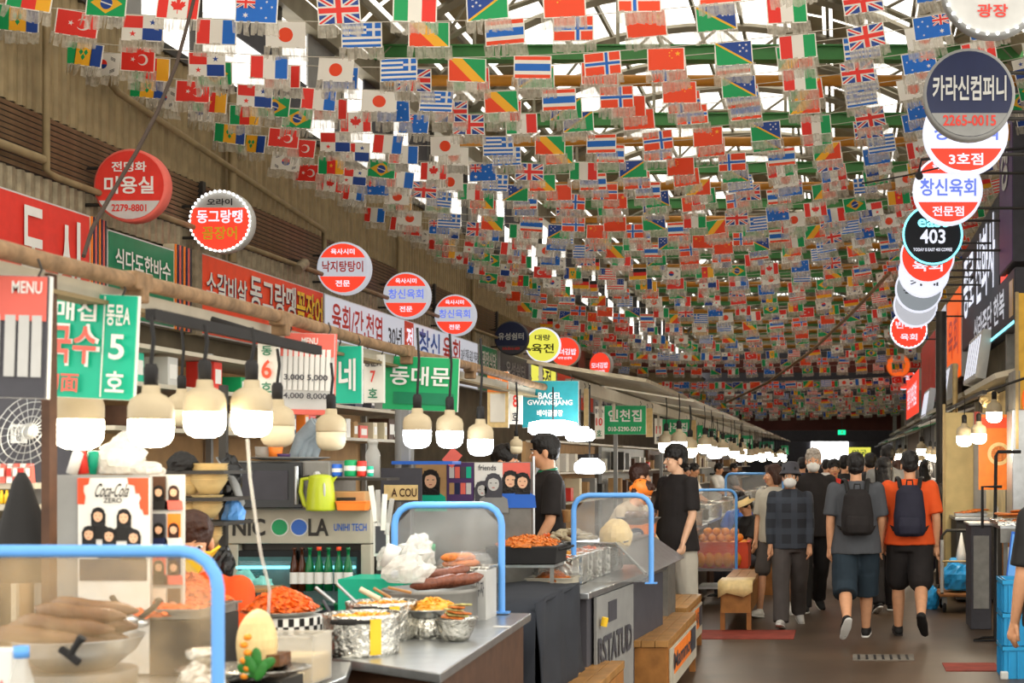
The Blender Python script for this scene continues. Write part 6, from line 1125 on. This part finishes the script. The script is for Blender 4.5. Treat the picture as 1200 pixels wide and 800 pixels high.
# ---------------------------------------------------------------- strings of national flags
FC = ['f_white', 'f_red', 'f_orange', 'f_blue', 'f_navy', 'f_green', 'f_yellow', 'f_black']
W_, R_, O_, B_, N_, G_, Y_, K_ = range(8)
def star(cx, cz, r, n=5, a0=PI/2):
    return [(cx+(r if k % 2 == 0 else r*.4)*math.cos(a0+PI*k/n), cz+(r if k % 2 == 0 else r*.4)*math.sin(a0+PI*k/n)) for k in range(2*n)]
def vb(*c): n = len(c); return [(m, [(i*3/n, 0), ((i+1)*3/n, 0), ((i+1)*3/n, 2), (i*3/n, 2)], 1) for i, m in enumerate(c)]
def hb(*c, hs=None):
    hs = hs or [1]*len(c); tot = sum(hs); z = 2; o = []
    for m, h in zip(c, hs): z2 = z-2*h/tot; o.append((m, [(0, z2), (3, z2), (3, z), (0, z)], 1)); z = z2
    return o
def jack(w, h, x0, z0, L=1):
    S = lambda pts: [(x0+x*w/3, z0+z*h/2) for x, z in pts]; o = [(N_, S([(0, 0), (3, 0), (3, 2), (0, 2)]), L)]
    d = .2
    for a, b in (((0, 0), (3, 2)), ((0, 2), (3, 0))):
        s = 1 if b[1] > a[1] else -1
        for q, m, l in ((.24, W_, L+1), (.09, R_, L+2)):
            if s > 0: pts = [(0, 0), (q*1.3, 0), (3, 2-q), (3, 2), (3-q*1.3, 2), (0, q)]
            else: pts = [(0, 2), (0, 2-q), (3-q*1.3, 0), (3, 0), (3, q), (q*1.3, 2)]
            o.append((m, S(pts), l))
    for q, m, l in ((.34, W_, L+3), (.2, R_, L+4)):
        o.append((m, S([(0, 1-q), (3, 1-q), (3, 1+q), (0, 1+q)]), l)); o.append((m, S([(1.5-q, 0), (1.5+q, 0), (1.5+q, 2), (1.5-q, 2)]), l+(.3 if m == R_ else .2)))
    return o
def crescent(cx, cz, r): return ring(r, 14, .6, 2*PI-.6, cx, cz)+[p for p in ring(r*.78, 10, 2*PI-.75, .75, cx+r*.22, cz)]
FL = dict(
 south_korean=[(W_, rect(1.5, 1, 3, 2), 1), (R_, ring(.45, 12, 0, PI, 1.5, 1), 2), (N_, ring(.45, 12, PI, 2*PI, 1.5, 1), 2)]+[(K_, [(x-.22, z-.04+k*.11), (x+.22, z-.04+s*.2+k*.11), (x+.22, z+.02+s*.2+k*.11), (x-.22, z+.02+k*.11)], 2) for x, z, s in ((.55, 1.45, 1), (2.45, 1.6, -1), (.55, .45, -1), (2.45, .3, 1)) for k in (-1, 0, 1)],
 cameroonian=vb(G_, R_, Y_)+[(Y_, star(1.5, 1, .28), 2)],
 brazilian=[(G_, rect(1.5, 1, 3, 2), 1), (Y_, [(.25, 1), (1.5, .18), (2.75, 1), (1.5, 1.82)], 2), (N_, ring(.48, 16, 0, 2*PI, 1.5, 1), 3), (W_, [(1.04, 1.06), (1.96, .8), (1.96, .9), (1.06, 1.16)], 4)],
 canadian=[(R_, rect(.375, 1, .75, 2), 1), (W_, rect(1.5, 1, 1.5, 2), 1), (R_, rect(2.625, 1, .75, 2), 1), (R_, [(1.47, .35), (1.53, .35), (1.53, .7), (1.85, .66), (1.8, .8), (2.08, 1.08), (1.98, 1.14), (2.04, 1.36), (1.84, 1.32), (1.78, 1.4), (1.62, 1.22), (1.68, 1.6), (1.58, 1.54), (1.5, 1.7), (1.42, 1.54), (1.32, 1.6), (1.38, 1.22), (1.22, 1.4), (1.16, 1.32), (.96, 1.36), (1.02, 1.14), (.92, 1.08), (1.2, .8), (1.15, .66), (1.47, .7)], 2)],
 australian=[(B_, rect(1.5, 1, 3, 2), 1)]+jack(1.4, .95, 0, 1.05, 2)+[(W_, star(x, z, r, 6), 2) for x, z, r in ((.7, .5, .24), (2.25, 1.6, .12), (2.25, .35, .12), (1.85, 1.1, .12), (2.65, 1.2, .12))],
 british=jack(3, 2, 0, 0),
 italian=vb(G_, W_, R_),
 solomon=[(N_, [(0, 0), (3, 2), (0, 2)], 1), (G_, [(0, 0), (3, 0), (3, 2)], 1), (Y_, [(0, 0), (.16, 0), (3, 1.9), (3, 2), (2.84, 2), (0, .1)], 2)]+[(W_, star(x, z, .13), 3) for x, z in ((.4, 1.7), (.95, 1.7), (.68, 1.42), (.4, 1.15), (.95, 1.15))],
 chinese=[(O_, rect(1.5, 1, 3, 2), 1), (Y_, star(.5, 1.5, .27), 2)]+[(Y_, star(x, z, .1), 2) for x, z in ((1., 1.8), (1.2, 1.6), (1.2, 1.3), (1., 1.1))],
 norwegian=[(O_, rect(1.5, 1, 3, 2), 1), (W_, rect(1.5, 1, 3, .5), 2), (W_, rect(1.15, 1, .5, 2), 2.2), (B_, rect(1.5, 1, 3, .25), 3), (B_, rect(1.15, 1, .25, 2), 3.2)],
 thai=hb(O_, W_, B_, W_, O_, hs=[1, 1, 2, 1, 1]),
 congolese=[(G_, [(0, 0), (1.9, 2), (0, 2)], 1), (O_, [(1.1, 0), (3, 0), (3, 2)], 1), (Y_, [(0, 0), (1.1, 0), (3, 2), (1.9, 2)], 1)],
 greek=hb(B_, W_, B_, W_, B_, W_, B_, W_, B_)+[(B_, rect(.56, 1.44, 1.12, 1.12), 2), (W_, rect(.56, 1.44, 1.12, .22), 3), (W_, rect(.56, 1.44, .22, 1.12), 3.2)],
 japanese=[(W_, rect(1.5, 1, 3, 2), 1), (O_, ring(.6, 20, 0, 2*PI, 1.5, 1), 2)],
 french=vb(B_, W_, R_),
 panamanian=[(W_, rect(1.5, 1, 3, 2), 1), (R_, rect(2.25, 1.5, 1.5, 1), 2), (N_, rect(.75, .5, 1.5, 1), 2), (N_, star(.75, 1.5, .28), 2), (R_, star(2.25, .5, .28), 2)],
 turkish=[(R_, rect(1.5, 1, 3, 2), 1), (W_, crescent(1.05, 1, .5), 2), (W_, star(1.95, 1, .24, 5, PI), 2)],
 vincentian=[(N_, rect(.45, 1, .9, 2), 1), (Y_, rect(1.5, 1, 1.3, 2), 1), (G_, rect(2.55, 1, .9, 2), 1), (G_, [(1.3, .9), (1.48, 1.2), (1.3, 1.5), (1.12, 1.2)], 2), (G_, [(1.7, .9), (1.88, 1.2), (1.7, 1.5), (1.52, 1.2)], 2), (G_, [(1.5, .45), (1.68, .75), (1.5, 1.05), (1.32, .75)], 2)],
 american=hb(*[R_ if k % 2 == 0 else W_ for k in range(9)])+[(N_, rect(.6, 1.45, 1.2, 1.1), 2)]+[(W_, star(.2+.4*a, 1.15+.3*b, .08), 3) for a in range(3) for b in range(3)],
 german=hb(K_, R_, Y_))
FW, FH = .30, .19
def flag_mesh(name, mirror):
    g = G(); s = FW/3*.94; sz = FH/2*.93
    g.box(0, 0, -FH/2, FW, .0012, FH, W_)
    for m, pts, l in FL[name]:
        pts = [((x-1.5)*s*(-1 if mirror else 1), (z-2)*sz-.006) for x, z in pts]
        a = sum(pts[i][0]*pts[(i+1) % len(pts)][1]-pts[(i+1) % len(pts)][0]*pts[i][1] for i in range(len(pts)))
        if a < 0: pts = pts[::-1]
        for side in (-1, 1):
            q = side*(.0007+.0005*l); o = [(x, q, z) for x, z in pts]
            g.add(o if side < 0 else o[::-1], [tuple(range(len(o)))], m)
    me = g.mesh('flag', FC)
    return me
FM = {(n, m): flag_mesh(n, m) for n in FL for m in (0, 1)}
def fringe_mesh(seed):
    r = random.Random(seed); g = G(); n = 12; w = FW*1.08/n
    for i in range(n):
        x = -FW*.54+i*w; y = r.uniform(-.02, .02); y2 = y+r.uniform(-.035, .035); h = .085+r.uniform(-.014, .012)
        g.add([(x, 0, .012), (x+w, 0, .012), (x+w+r.uniform(-.004, .006), y2, -h), (x+r.uniform(-.004, .004), y, -h)], [(0, 1, 2, 3)])
    return g.mesh('plastic_fringe', 'fringe')
FR = [fringe_mesh(k) for k in range(6)]
A_ = ['vincentian', 'turkish', 'panamanian', 'french', 'japanese', 'greek', 'congolese', 'thai', 'norwegian', 'chinese', 'solomon', 'italian', 'british', 'australian', 'canadian', 'brazilian', 'cameroonian', 'south_korean', 'german', 'american']
Bq = ['south_korean', 'cameroonian', 'brazilian', 'canadian', 'australian', 'british', 'italian', 'solomon', 'chinese', 'norwegian', 'thai', 'congolese', 'greek', 'japanese', 'french', 'panamanian', 'turkish', 'vincentian', 'american', 'german']
def flag_string(idx, d, typ, zoff=0., x0=-6.25, n=16, pitch=.525, shift=0, far=False, curve=.0195, label=None, skip=()):
    zf = lambda x: 4.83+zoff+curve*(x+3.5)**2
    t = thing('flag_string', label, 'flags', (x0, d, zf(x0)), 0, 'strings of national flags under the arcade roof')
    o = Vector((x0, d, zf(x0))); xa, xb = -6.18, 2.38
    pts = [Vector((xa+(xb-xa)*k/18, d, zf(xa+(xb-xa)*k/18)+.004))-o for k in range(19)]
    G().tube(pts, .0035, 4).build('string', 'white_paint', t)
    seq = A_ if typ == 1 else Bq
    for k in range(n):
        x = max(x0+pitch*k+R.uniform(-.03, .03), -6.04)
        if x > 2.2 or k in skip: continue
        f = link('flag', FM[(seq[(k+shift) % 20], 1 if typ == 1 else 0)], t, (x-x0, R.uniform(-.01, .01), zf(x)-o.z))
        f.rotation_euler = (R.uniform(-.12, .12), math.atan(-2*curve*(x+3.5))+R.uniform(-.05, .05), R.uniform(-.14, .14))
        f['label'] = seq[(k+shift) % 20].replace('_', ' ').replace('solomon', 'blue and green Solomon Islands').replace('vincentian', 'blue yellow green Vincentian')+' flag'
        link('plastic_fringe', R.choice(FR), f, (R.uniform(-.01, .01), 0, -FH+.004))
spec = [(10.05, 2), (10.65, 1), (11.6, 1), (11.88, 2), (12.65, 1), (12.95, 2), (13.7, 2), (14.3, 1), (14.9, 1), (15.4, 2), (16.1, 1), (16.8, 2), (17.5, 1), (18.0, 2), (18.8, 1), (19.4, 2), (20.0, 1), (20.8, 2), (21.5, 1), (22.1, 2), (23., 1), (23.6, 2), (24.5, 1), (25.2, 2), (26., 1), (26.8, 2), (27.8, 1), (28.8, 2), (29.8, 1), (31., 2), (32., 1), (33., 2), (34.2, 1), (35.4, 2)]
for i, (d, ty) in enumerate(spec):
    rr = i > 6
    flag_string(i, d, ty, (R.uniform(-.06, .06) if i > 3 else 0)-max(0, d-22)*.04, -6.16+(R.uniform(0, .3) if rr else R.uniform(-.0, .04)), shift=0 if i < 10 else R.choice([0, 0, 1, 2, 3]) if i < 20 else R.randrange(20),
                label='%s string of small flags with clear fringes across the roof' % ordinal(i).capitalize(), curve=.0195 if i < 20 else .016)
for i, (d, zo) in enumerate([(37., -.45), (38.5, -.5), (40., -.62), (41, -.95), (42.5, -.9), (43.3, -1.05), (45, -1.1), (46.5, -1.2), (48., -1.25), (50., -1.3), (52, -1.35), (54, -1.4)]):
    flag_string(40+i, d, 1+i % 2, zo, -6.0+R.uniform(0, .3), 17, .5, R.randrange(20), True, .006,
                label='low flag string at the far dark red beam, %s of twelve' % ordinal(i))
bpy.data.scenes.remove(WS)
